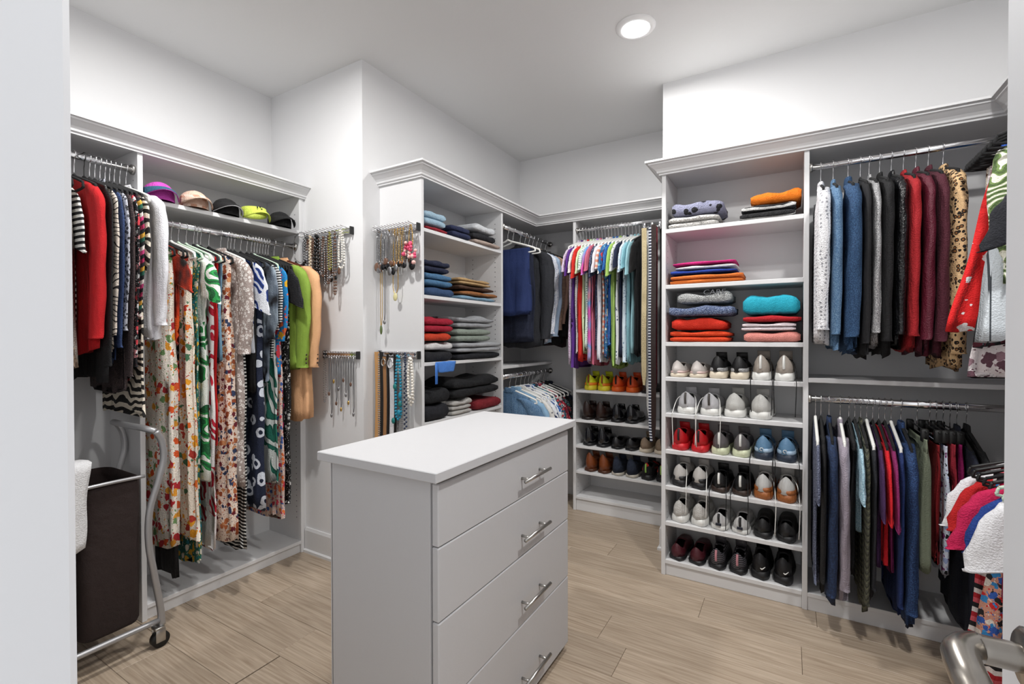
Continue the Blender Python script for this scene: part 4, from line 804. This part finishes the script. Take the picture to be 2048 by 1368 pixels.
SH = [  # side, z, [u], label, name, kwargs
 ('R', 1.039, 757, (1358, 1394), 'off-white slip-on sneaker with pale pink heel', 'slip_on_shoe', dict(up=SM('blush', 'd6cfca'), sole=csole, kind='slipon', accent=SM('pink', 'd8bdb8'), yaw=-8, liner=SM('lin', 'b8b2ae'))),
 ('R', 1.039, 760, (1440, 1474), 'black slip-on with cream sole and glitter trim', 'slip_on_shoe', dict(up=bsh, sole=csole, kind='chunky', accent=S('glit2', '8a8a8c', pat='heather', cols=('3a3a3c', 'c8c8c8'), s=200), lace=blace)),
 ('R', 1.039, 764, (1514, 1560), 'white and taupe athletic sneaker with black collar', 'sneaker', dict(up=SM('taupe', 'b4aaa0'), sole=wsole, kind='chunky', tab=wsole, sc=1.08, hang=(blace, ((-.03, .15), (.04, .16))), lace=blace)),
 ('R', .851, 830, (1372, 1422), 'white running sneaker with dark padded collar', 'sneaker', dict(up=SM('runwhite', 'd0d0d4'), sole=wsole, kind='chunky', tab=SM('tabgrey', '4a4642'), hang=(WPLA, ((-.045, .16), (.045, .15))))),
 ('R', .851, 838, (1467, 1511), 'chunky cream white dad sneaker', 'sneaker', dict(up=SM('cream', 'd6d6d2'), sole=wsole, kind='chunky', sc=1.06, liner=SM('lin2', '9a9ca0'))),
 ('R', .66, 905, (1356, 1400), 'bright red mesh running shoe', 'running_shoe', dict(up=SM('redmesh', 'c8141e'), sole=SM('redsole', 'd0202a'), kind='chunky', tab=bsh, yaw=-6, lace=SM('rl', 'c8141e'))),
 ('R', .66, 912, (1446, 1484), 'grey running shoe with pale lime sole', 'running_shoe', dict(up=gsh, sole=SM('palelime', 'cfd4b4', pat='plain'), kind='chunky', lace=WPLA, tab=wsole)),
 ('R', .66, 922, (1525, 1572), 'powder blue running shoe with dark collar', 'running_shoe', dict(up=SM('powder', '6a94b8'), sole=SM('darksole', '2a3444', pat='plain'), kind='chunky', accent=SM('iceblue', 'a4bcd2', pat='plain'), yaw=-5, hang=(blace, ((-.04, .14), (.042, .17))), lace=blace)),
 ('R', .471, 978, (1364, 1402), 'white sneaker with black triangular heel', 'sneaker', dict(up=SM('wht2', 'cfccc8'), sole=bsole, kind='chunky', accent=bsh, hang=(WPLA, ((.035, .13),)), yaw=-4)),
 ('R', .471, 988, (1441, 1482), 'black sneaker with white heel stripe and brown sole', 'sneaker', dict(up=bsh, sole=SM('brsole', '3a2c26', pat='plain'), kind='sneaker', tab=wsole, yaw=-8, lace=blace, hang=(blace, ((-.03, .16), (.03, .17))))),
 ('R', .471, 1003, (1524, 1570), 'white sneaker with gum brown studded heel', 'sneaker', dict(up=wsh, sole=gum, kind='chunky', accent=gum, sc=1.05, hang=(WPLA, ((.045, .15),)))),
 ('R', .283, 1050, (1356, 1394), 'white knit trainer with sculpted sole', 'trainer', dict(up=SM('knit', 'd4d2ce', bump=.4), sole=wsole, kind='chunky', liner=SM('tanlin', '6a5648'), yaw=-14)),
 ('R', .283, 1062, (1448, 1483), 'white canvas slip-on with small black heel label', 'slip_on_shoe', dict(up=SM('canvas', 'dedede'), sole=wsole, kind='slipon', tab=SM('lbl', '1c1c1e'), yaw=-6)),
 ('R', .283, 1080, (1532, 1572), 'black rubber clog', 'clog', dict(up=bsh, sole=bsole, kind='clog', yaw=-16, sc=1.04)),
 ('R', .083, 1128, (1357, 1390), 'black and maroon slip-on', 'slip_on_shoe', dict(up=SM('maroon', '4c1420'), sole=bsole, kind='slipon', yaw=-10, liner=SM('brlin', '241a16'))),
 ('R', .083, 1142, (1424, 1462), 'dark striped sneaker with pink heel tab', 'sneaker', dict(up=SM('dkstripe', '2c2a30', pat='stripe', cols=('1a1a1e', '8a8690', '1a1a1e'), s=18), sole=bsole, kind='sneaker', tab=SM('pinktab', 'c88a94'), yaw=-14, lace=blace)),
 ('R', .083, 1162, (1506, 1550), 'chunky black running shoe', 'running_shoe', dict(up=SM('blkmesh', '121216'), sole=bsole, kind='chunky', yaw=-22, sc=1.1, lace=blace)),
 ('B', .87, 782, (1177, 1203), 'neon yellow running shoe with orange stripe', 'running_shoe', dict(up=SM('neon', 'd0d820'), sole=SM('neonsole', 'd8c830', pat='plain'), kind='chunky', accent=SM('neonor', 'e07a20', pat='plain'), tab=SM('rusttab', '9a4a1c'), liner=SM('rust', '7a3414'), lace=SM('rust2', '8a3c18'))),
 ('B', .87, 785, (1231, 1261), 'vivid orange running shoe with black heel tab', 'running_shoe', dict(up=SM('vorange', 'e0501a'), sole=SM('vorsole', 'e0601c', pat='plain'), kind='chunky', tab=blace, lace=blace, yaw=-4)),
 ('B', .87, 786, (1290,), 'brown loafer tucked behind the hanging belts', 'loafer', dict(up=brn, sole=bsole, kind='dress')),
 ('B', .657, 842, (1170, 1197), 'dark brown leather ankle boot', 'ankle_boot', dict(up=brn, sole=SM('bootsole', '1c120e', pat='plain'), kind='boot', yaw=-6, lace=brn)),
 ('B', .657, 846, (1231, 1257), 'polished black oxford', 'oxford_shoe', dict(up=pleath, sole=bsole, kind='boot', yaw=-8, lace=blace, sc=.95)),
 ('B', .4715, 893, (1173, 1200), 'glossy black derby shoe with rounded heel', 'derby_shoe', dict(up=pleath, sole=bsole, kind='boot', yaw=-8, lace=blace)),
 ('B', .4715, 899, (1230, 1258), 'black leather loafer with stitched heel seam', 'loafer', dict(up=M('leather_soft', '19191c', .35, bump=.1), sole=bsole, kind='dress', yaw=-6)),
 ('B', .4715, 905, (1291, 1312), 'tan suede sneaker with cream sole', 'sneaker', dict(up=SM('tansuede', '94806c', bump=.3), sole=csole, kind='sneaker')),
 ('B', .288, 946, (1178, 1203), 'cognac leather dress shoe', 'dress_shoe', dict(up=cog, sole=SM('cogsole', '4a2814', pat='plain'), kind='boot', yaw=-4, lace=brn)),
 ('B', .288, 952, (1231, 1256), 'navy suede chukka with white sole', 'chukka_boot', dict(up=navs, sole=M('sole_offwhite', 'b8b2a6', .5, bump=0, pat='plain'), kind='boot', yaw=-12, lace=navs)),
 ('B', .288, 960, (1302, 1320), 'black trail shoe with red and neon details', 'trail_shoe', dict(up=S('trail', '18181a', pat='spots', cols=('17171a', 'c82a20'), s=26), sole=bsole, kind='chunky', tab=SM('neongreen', '9ac860'), lace=blace))]
for key in sorted({(s[0], s[1]) for s in SH}, reverse=True):
    rows = [s for s in SH if (s[0], s[1]) == key]; side, z = key; Y0 = 2.519 if side == 'R' else 3.1444
    flat = [(s, i, onY(u, s[2], Y0+.012).x) for s in rows for i, u in enumerate(s[3])]
    lo, hi = (-.553, .036) if side == 'R' else (-1.320, -.675)
    hw = [.0565 if side == 'R' else .05]*len(flat); f_ = min(1, (hi-lo)*.98/sum(2*h for h in hw)); hw = [h*f_ for h in hw]
    for (s, i, x), nx, h in zip(flat, spread([t_[2] for t_ in flat], hw, lo, hi), hw):
        k = dict(s[6]); k['yaw'] = -3; foot = ('left foot ', 'right foot ')[i] if len(s[3]) > 1 else ''
        shoe(side, 1400, s[2], z+.0005, foot+s[4], s[5], group=s[4]+' pair', wid=2*(h-.008)/1.1, px=nx, **k)
for o in [x for x in COL.objects if x.name.split('.')[0] == 'running_shoe']:
    if 'chunky black running' in o['label']: add('side_mark', mk('side_mark', tube(bez([(.004, -.006, .060), (.012, -.006, .056), (.025, -.001, .068)], 5), [.0012, .0016, .002, .0026, .003, .003, .0026, .0022, .0018, .0012, .0008], 5), WPLA), o)
    if 'powder blue' in o['label']: add('heel_logo', mk('heel_logo', tube([(.007*cos(a)-.004, -.0065, .052+.007*sin(a)) for a in [k*.5 for k in range(11)]], .0016, 5), WPLA), o)
for o in [x for x in COL.objects if 'canvas slip-on' in x.get('label', '')]:
    add('heel_label', mk('heel_label', box_vf(-.013, .013, -.010, -.004, .026, .038, .001), M('label_navy', '1a1e2c', .7, bump=0, pat='plain'), False), o)
# ------------------------------------------------------------------ hats
def cap(u, v, what, name, mat, brim, yaw, tilt=0, crown_=True, sc=1., under=None, xo=.0):
    p = onX(u, v, -2.46-xo)
    p.y = HY[u]; yaw = -8; sc = .76
    o = thing(name, what, 'hat', (p.x, p.y, 1.886), radians(yaw), 'hats on the hat shelf')
    n = 20
    if crown_:
        rings = [[Vector((-.02*sc+.088*sc*cos(2*pi*k/n), .078*sc*sin(2*pi*k/n), -.020)) for k in range(n)]]
        for i in range(8):
            a = i/7*pi/2*.96; rr = cos(a)**.8
            rings.append([Vector((-.02*sc+.088*sc*rr*cos(2*pi*k/n), .078*sc*rr*sin(2*pi*k/n)*(1+.03*sin(3*2*pi*k/n)), .012+.07*sc*sin(a)**1.1*(1+.05*cos(2*pi*k/n)))) for k in range(n)])
        cr = add('crown', mk('crown', loft(rings, False), mat), o)
        add('button', mk('button', ball((-.02*sc+.004, 0, .012+.072*sc), .007, sz=.6), mat), cr)
    else:
        rings = [[Vector((-.02*sc+.088*sc*k2*cos(2*pi*k/n), .08*sc*k2*sin(2*pi*k/n), z)) for k in range(n)] for z, k2 in ((.012, 1), (.03, .99), (.052, .96))]
        b_ = add('band', mk('band', loft(rings, False, False), mat), o); b_.modifiers.new('t', 'SOLIDIFY').thickness = .004
    vs = []; m = 8
    for i in range(m):
        f = i/(m-1)
        vs.append([Vector((-.02*sc+(.083+.078*f*cos(a)**.5)*sc*cos(a)*1.0+.0, .083*sc*sin(a)*(1+.10*f), .02-.022*f*f-.018*abs(sin(a))**2*(.4+f)+.012)) for a in [(-.5+k/12)*2.5 for k in range(13)]])
    b_ = add('brim', mk('brim', loft(vs, False, False, False), [brim, under or brim]), o); md = b_.modifiers.new('t', 'SOLIDIFY'); md.thickness = .004; md.material_offset = 1 if under else 0
    return o
HU = (316, 378, 412, 466, 545); HY = dict(zip(HU, spread([onX(u, 420, -2.46).y for u in HU], [.0735]*5, .958, 1.715)))
pinkh = S('pinkhat', 'c84ab4'); plaidh = S('plaidhat', 'd4b09c', pat='plaid', cols=('d8b8a4', 'c09078', 'e0c8b8'), s=7)
limeh = S('limehat', 'cddc5a', pat='noise', cols=('ccdc58', 'd6e46a'), s=4)
cap(316, 402, 'magenta pink visor cap with white lettering on hat shelf', 'visor_cap', pinkh, pinkh, -20, under=S('tealbrim', '2a5a74'))
cap(378, 414, 'tan plaid newsboy cap beside pink visor', 'plaid_cap', plaidh, plaidh, -28, sc=1.12)
cap(412, 424, 'white and black cap tipped beside the plaid cap', 'baseball_cap', blackf, whitef, -30, sc=.8, under=blackf)
lv = cap(466, 430, 'lime green visor with embroidered flower', 'visor_cap', limeh, limeh, -40, crown_=False, sc=1.05)
add('embroidery', mk('embroidery', joinvf(*[ball((.051, .012*cos(k*1.26), .042+.01*sin(k*1.26)), .0042, sx=.4) for k in range(5)]), DARK), lv)
cap(545, 446, 'black cotton cap at the end of hat shelf', 'baseball_cap', blackf, blackf, -38, sc=1.05)
# ------------------------------------------------------------------ hamper
hm = thing('laundry_hamper', 'rolling laundry sorter with silver tube frame and brown bags', 'hamper', (0, 0, 0))
hs = M('hamper_tube', 'a9a9ab', .35, .6, bump=0)
for x in (-2.19, -2.55):
    add('side_tube', mk('side_tube', tube(bez([(x, .30, .10), (x, .62, .106), (x, .90, .106)], 4), .011, 10), hs), hm)
    add('upright', mk('upright', tube(bez([(x, .91, .085), (x, .905, .16), (x, .885, .30), (x, .868, .43), (x, .872, .56), (x, .905, .68), (x, .922, .76), (x, .915, .83), (x, .895, .872)], 5), .0125, 12), hs), hm)
add('push_bar', mk('push_bar', tube(bez([(-2.19, .895, .872), (-2.23, .87, .885), (-2.37, .86, .888), (-2.51, .87, .885), (-2.55, .895, .872)], 5), .0125, 12), hs), hm)
brown = M('hamper_cloth', '2c1f1d', .9, bump=.3, bs=500)
for y0, y1 in ((.66, .86), (.44, .64)):
    rings = []
    for z, k in ((.125, .93), (.14, .97), (.4, 1), (.66, 1), (.695, 1.0)):
        ring = []
        for i in range(28):
            a = 2*pi*i/28; c, s_ = cos(a), sin(a)
            ring.append(Vector((-2.37+.165*k*math.copysign(abs(c)**.3, c)+.004*sin(z*20+a*3), (y0+y1)/2+(y1-y0)/2*k*math.copysign(abs(s_)**.3, s_), z)))
        rings.append(ring)
    bg = add('laundry_bag', mk('laundry_bag', loft(rings, True, False), brown), hm); bg.modifiers.new('t', 'SOLIDIFY').thickness = .003
    add('bag_bar', mk('bag_bar', tube(bez([(-2.20, y0, .70), (-2.195, (y0+y1)/2, .703), (-2.20, y1, .70)], 4), .007, 8), hs), bg)
for x, y in ((-2.19, .89), (-2.55, .89), (-2.19, .32), (-2.55, .32)):
    c_ = add('caster', mk('caster', joinvf(tube([(x-.014, y+.012, .032), (x+.014, y+.012, .032)], .031, 18)), BLK), hm)
    add('fork', mk('fork', joinvf(box_vf(x-.02, x-.016, y-.008, y+.026, .025, .078), box_vf(x+.016, x+.02, y-.008, y+.026, .025, .078), box_vf(x-.02, x+.02, y-.01, y+.024, .074, .084)), STEEL), c_)
rg = []
for k in range(15):
    f = k/14; z = .80-.31*max(0, f-.2)/.8 if f > .2 else .80-.012*(1-f/.2)
    x = -2.30+.125*min(1, f/.2); rg.append([Vector((x+.006*sin(j*.9+f*2)*f, .50+.19*j/11*(1-.12*f)+.004*sin(f*9), z+.014*sin(j*.6)*f)) for j in range(12)])
tw = tag(add('white_cloth', mk('white_cloth', loft(rg, False, False, False), S('towelwhite', 'e4e4e6'))), 'white cloth draped over the near edge of the laundry hamper', 'cloth'); tw.modifiers.new('t', 'SOLIDIFY').thickness = .003
# ------------------------------------------------------------------ jewelry racks, necklaces, belts
def rack(x0, x1, Y, z, what, rows=2, pegs=11, ln=.05, up=.35):
    o = thing('jewelry_rack', what, 'jewelry rack', ((x0+x1)/2, Y, z))
    w = (x1-x0)/2
    add('back_bar', mk('back_bar', box_vf(-w, w, -.014, 0, -.018, .018, .002), CHROME, False), o)
    for x in (-w, w): add('end_cap', mk('end_cap', box_vf(x-.004, x+.004, -.026, 0, -.021, .021, .002), BLK, False), o)
    for r_ in range(rows):
        for k in range(pegs):
            x = -w+.015+(2*w-.03)*k/(pegs-1); zz = .01-.02*r_
            add('peg', mk('peg', tube([(x, -.012, zz), (x, -.012-ln, zz+ln*up*.3), (x, -.014-ln, zz+ln*up*.3+.006)], .0026, 6), CHROME), o)
    return o
rack(-2.40, -2.022, YN, 1.822, 'chrome necklace rack crowded with chains and pearls on white wall', pegs=13, ln=.06)
rack(-2.245, -1.978, YN, 1.153, 'low chrome necklace rack with sparse pendants beside the peach blazer', pegs=12, ln=.02)
rack(-1.942, -1.66, YP, 1.822, 'chrome necklace rack on cabinet side with pink bead cluster', pegs=13, ln=.06)
rack(-1.942, -1.66, YP, 1.155, 'low chrome rack of belts and beads on cabinet side', pegs=10, ln=.025)
def loop(x, Y, z, ln, wd, yo=.03, n=18):
    return [Vector((x+wd*math.copysign(1, cos(t))*(abs(cos(t))**.6), Y-yo-.003*sin(2*t), z-ln*(1-abs(cos(t))**1.5) if True else z)) for t in [pi*k/n for k in range(n+1)]]
def necklace(x, Y, z, ln, what, mat, style='chain', wd=.008, yo=.03, pend=None, bead=.004, grp=None):
    P = [Vector((x-wd*min(1, .3+k/6), Y-yo, z-ln*k/10)) for k in range(10)]+[Vector((x-wd*.5, Y-yo-.002, z-ln*.985)), Vector((x, Y-yo-.003, z-ln)), Vector((x+wd*.5, Y-yo-.002, z-ln*.985))]+[Vector((x+wd*min(1, .3+k/6), Y-yo, z-ln*k/10)) for k in range(9, -1, -1)]
    o = thing('necklace', what, 'necklace', (x, Y-yo, z), 0, grp); P = [p-Vector((x, Y-yo, z)) for p in P]
    if style == 'chain': add('chain', mk('chain', tube(P, .0022, 5), mat), o)
    else:
        path = bez(P, 4); d = 0; pts = [path[0]]
        for a, b in zip(path, path[1:]):
            d += (b-a).length
            if d >= bead*1.9: pts.append(b); d = 0
        add('beads', mk('beads', joinvf(*[ball(p, bead, 6, 4) for p in pts]), mat), o)
    if pend:
        m, sx, sz = pend
        add('pendant', mk('pendant', ball((0, -.003, -ln-sz*.8), 1, 8, 6, sx, min(sx, .006), sz), m), o)
    return o
onyx = M('onyx', '0d0d10', .15, bump=0, pat='plain'); rose = M('bead_pink', 'd84a70', .25, bump=0, pat='plain'); tq = M('turquoise', '1a8aa8', .35, bump=0, pat='plain'); amber = M('amber', '8a5a34', .25, bump=0, pat='plain'); olive = M('olive_bead', '8a8444', .4, bump=0, pat='plain')
ivory = M('ivory_bead', 'd8cab4', .45, bump=0, pat='plain'); nvb = M('navy_bead', '2a3650', .2, bump=0, pat='plain'); brownb = M('bronze_bead', '6a4c3c', .3, bump=0, pat='plain')
r = random.Random(5)
PN = [(SILVER, 'a silver charm'), (onyx, 'a black stone drop'), (brownb, 'a bronze drop')]
G1, G2, G3, G4 = 'necklaces on the wall rack', 'necklaces on the cabinet side rack', 'pendants on the low wall rack', 'belts and beads on the low cabinet rack'
for i in range(18):
    pm, pn = PN[i % 3]
    necklace(-2.385+.0175*i+r.uniform(-.006, .006), YN, 1.81-.012*(i % 2), .16+.07*r.random(), f'fine silver chain with {pn} tangled on the wall rack', SILVER, pend=(pm, .009+.006*r.random(), .012+.009*r.random()), yo=.03+.02*r.random(), wd=.006+.006*r.random(), grp=f'wall rack chains with {pn}')
for i in range(11): necklace(-2.36+.022*i, YN, 1.80, .20+.06*r.random(), ('bronze brown' if i % 2 else 'silver grey')+' bead strand among the chains on the wall rack', brownb if i % 2 else SILVER, 'beads', yo=.05, bead=.0045+.002*r.random(), wd=.012, grp=('bronze' if i % 2 else 'silver')+' bead strands on the wall rack')
necklace(-2.315, YN, 1.815, .24, 'thick twisted ivory bead necklace on wall rack', ivory, 'beads', bead=.009, wd=.006, yo=.05)
necklace(-2.255, YN, 1.81, .27, 'chunky black stone necklace on wall rack', onyx, 'beads', bead=.010, wd=.014, yo=.055)
necklace(-2.145, YN, 1.815, .20, 'olive ribbon leaf necklace on wall rack', olive, 'beads', bead=.006, wd=.010, yo=.055)
necklace(-2.11, YN, 1.82, .34, 'long bronze bead strand hanging lowest on wall rack', brownb, 'beads', bead=.0055, wd=.007, yo=.05)
necklace(-2.06, YN, 1.82, .20, 'white pearl strand near black end cap of wall rack', PEARL, 'beads', bead=.0058, wd=.022, yo=.05)
necklace(-2.06, YN, 1.815, .165, 'short inner white pearl strand on wall rack', PEARL, 'beads', bead=.005, wd=.012, yo=.056)
# stiff collar hoop at the left end
hp = thing('collar_necklace', 'stiff silver hoop necklace with black drops on wall rack end', 'necklace', (-2.39, YN-.06, 1.75), 0, G1)
add('hoop', mk('hoop', tube([(.065*cos(a), 0, .01+.085*sin(a)) for a in [.6+k*.2 for k in range(22)]], .0016, 5), SILVER), hp)
for k in range(7): add('drop', mk('drop', ball((-.036+.014*k, -.004, -.075-.022*sin(k*pi/6)), .009, 7, 5, 1, .5, 1.2), onyx), hp)
for i in range(26):
    pm, pn = PN[(i*2+i//5) % 3]; st = 'beads' if i % 3 == 0 else 'chain'
    necklace(-1.93+.0102*i, YP, 1.812-.012*(i % 2), .13+.06*r.random(), f"{'beaded silver strand' if st == 'beads' else 'thin silver chain'} with {pn} on the cabinet side rack", SILVER, st, bead=.0032, pend=(pm, .011+.011*r.random(), .013+.012*r.random()), yo=.03+.03*r.random(), wd=.006, grp=f'cabinet rack {st} necklaces with {pn}')
for i in range(6): necklace(-1.83+.02*i, YP, 1.815, .17, 'gold link necklace with amber stones on the cabinet side rack', GOLD, 'beads', bead=.0035, yo=.05, pend=(amber, .01, .014), grp=G2)
necklace(-1.678, YP, 1.825, .11, 'gold chain holding the pink bead cluster', GOLD, 'beads', bead=.004, wd=.012, yo=.05)
pc = thing('bead_cluster', 'cluster of pink and blush beads hanging from gold chain', 'necklace', (-1.68, YP-.055, 1.685), 0, G2)
for k in range(26): add('bead', mk('bead', ball((r.uniform(-.04, .035), r.uniform(-.012, .008), r.uniform(-.055, .05)), .008+.004*r.random(), 8, 5), rose if k % 3 else M('bead_blush', 'e2b4ac', .25, bump=0, pat='plain')), pc)
necklace(-1.90, YP, 1.81, .50, 'very long gold chain with green arrowhead pendant', GOLD, wd=.006, pend=(M('green_stone', '5a6a3c', .3, bump=0, pat='plain'), .009, .026), yo=.04)
necklace(-1.885, YP, 1.81, .47, 'very long silver chain with square glass pendant', SILVER, wd=.005, pend=(SILVER, .010, .012), yo=.03)
necklace(-1.80, YP, 1.81, .33, 'thin chain with pale gold leaf pendants', GOLD, wd=.018, pend=(M('pale_gold', 'd4cc9a', .4, bump=0, pat='plain'), .016, .022), yo=.035)
for i in range(11): necklace(-2.20+.0195*i, YN, 1.146, (.2, .32, .13, .25, .17, .28, .12, .2, .24, .14, .3)[i], 'delicate silver necklace with '+('bronze', 'silver', 'gold')[i % 3]+' teardrop on the sparse low rack', SILVER, wd=.004, pend=((brownb, SILVER, GOLD)[i % 3], .006, .012), yo=.02, grp=('bronze', 'silver', 'gold')[i % 3]+' teardrops on the sparse low rack')
necklace(-2.232, YN, 1.15, .26, 'double silver bead rope on the sparse low rack', SILVER, 'beads', bead=.0035, wd=.01, yo=.025)
def belt(x, Y, z0, z1, what, mat, wd=.032, yo=.03, buckle=None, grp=None, yaw=0, tip=True):
    o = thing('belt', what, 'belt', (x, Y-yo, z0), radians(yaw), grp); L = z0-z1
    rings = [[Vector((wd/2*a*k, b+.006*sin(z*7), -z)) for a, b in ((-1, -.0016), (1, -.0016), (1, .0016), (-1, .0016))] for z, k in [(L*i/16, 1 if i < 15 else (.9 if i == 15 else .4)) for i in range(17)]]
    add('strap', mk('strap', loft(rings), mat, False), o)
    if buckle: add('buckle', mk('buckle', tube([(wd*.62*cos(a), -.006, -.03+wd*.85*sin(a)) for a in [2*pi*k/20 for k in range(21)]], .0032, 6), buckle), o)
    return o
tanl = M('belt_tan', 'c8965e', .5, bump=.05); blackl = M('belt_black', '121214', .4, bump=.1)
belt(-1.925, YP, 1.17, .56, 'wide tan leather belt at the wall end of low rack', tanl, .036, yo=.05)
belt(-1.892, YP, 1.17, .58, 'black belt edged with silver studs', blackl, .028, yo=.05)
belt(-1.866, YP, 1.145, .6, 'camel belt with oval silver buckle', M('belt_camel', 'a87a50', .5, bump=.05), .022, yo=.055, buckle=STEEL)
belt(-1.846, YP, 1.16, .6, 'narrow black beaded belt', blackl, .014, yo=.05)
belt(-1.82, YP, 1.14, .6, 'white leather belt with square rhinestone buckle', whitef, .03, yo=.05, buckle=CHROME)
belt(-1.795, YP, 1.16, .6, 'slim black belt beside the white one', blackl, .014, yo=.05)
necklace(-1.892, YP, 1.16, .46, 'wavy silver stud chain over black belt', SILVER, 'beads', bead=.004, wd=.005, yo=.068)
for i, x in enumerate((-1.79, -1.765, -1.742)): necklace(x, YP, 1.16, .40+.06*i, 'fine dark silver chain on the low cabinet rack', SILVER, 'beads', bead=.0026, wd=.005, yo=.03, grp=G4)
tqn = necklace(-1.765, YP, 1.15, .33, 'turquoise bead necklace with tassel and chunky stones', tq, 'beads', bead=.008, wd=.018, yo=.055)
for k in range(5): add('stone', mk('stone', ball((r.uniform(-.03, .03), -.008, -.16-.045*k), .014, 8, 5, .9, .5, 1.2), tq if k % 2 else M('teal_stone', '1a7a78', .3, bump=0, pat='plain')), tqn)
necklace(-1.72, YP, 1.165, .46, 'long navy and white bead strand on low rack', nvb, 'beads', bead=.0062, wd=.006, yo=.05)
for i in range(3): necklace(-1.685+.008*i, YP, 1.14, .24-.02*i, 'cluster strand of large cream pearls on low rack', PEARL, 'beads', bead=.0075, wd=.014, yo=.045+.012*i, grp='cream pearl cluster strands')
# belts and ties at the end of the shirt rod
bh = thing('belt_hanger', 'chrome belt hanger on the rod above the dress shoes', 'hanger', (-.735, 3.045, 1.95))
add('hook', mk('hook', tube(bez([(0, .134, .082), (.0, .155, .075), (0, .15, .05), (0, .10, .03), (0, 0, .012)], 5), .003, 8), CHROME), bh)
add('belt_rail', mk('belt_rail', joinvf(tube([(-.07, 0, 0), (.07, 0, 0)], .005, 8), *[tube([(-.06+.024*k, 0, 0), (-.06+.024*k, -.03, -.01), (-.06+.024*k, -.035, 0)], .003, 6) for k in range(6)], *[box_vf(-.06+.024*k-.008, -.06+.024*k+.008, -.05, -.02, -.03, .02, .003) for k in range(0, 6, 2)]), CHROME), bh)
BT = [(-.79, 1.92, .99, 'black leather belt hanging beside the black tee', blackl, .03, .16), (-.775, 1.92, .95, 'cream speckled woven belt with pointed end', S('creamwoven', 'c8b890', pat='dots', cols=('cdbd96', '8a7a58'), s=160), .03, .19),
      (-.76, 1.92, .74, 'white knit belt with ribbed cuff end', S('whitebelt', 'd6d6d4', bump=.4), .045, .15), (-.735, 1.93, .60, 'navy and white zigzag woven belt', S('zigzag', '1c2440', pat='chevron', cols=('171f3a', 'd8dce4'), s=55), .036, .17),
      (-.728, 1.93, .9, 'dark red patterned necktie', S('redtie', '6a1424', pat='dots', cols=('6a1424', 'a84a54'), s=120), .04, .15), (-.712, 1.93, .62, 'dark brown braided leather belt', brn, .03, .16),
      (-.683, 1.93, .53, 'long black studded leather belt', blackl, .042, .16)]
for i, (x, z0, z1, wh, m, wd, yo) in enumerate(BT): belt(x, 3.16, z0, z1, wh, m, wd, (.20, .24, .16, .22, .18, .26, .14)[i], grp='belts at the end of the shirt rod')
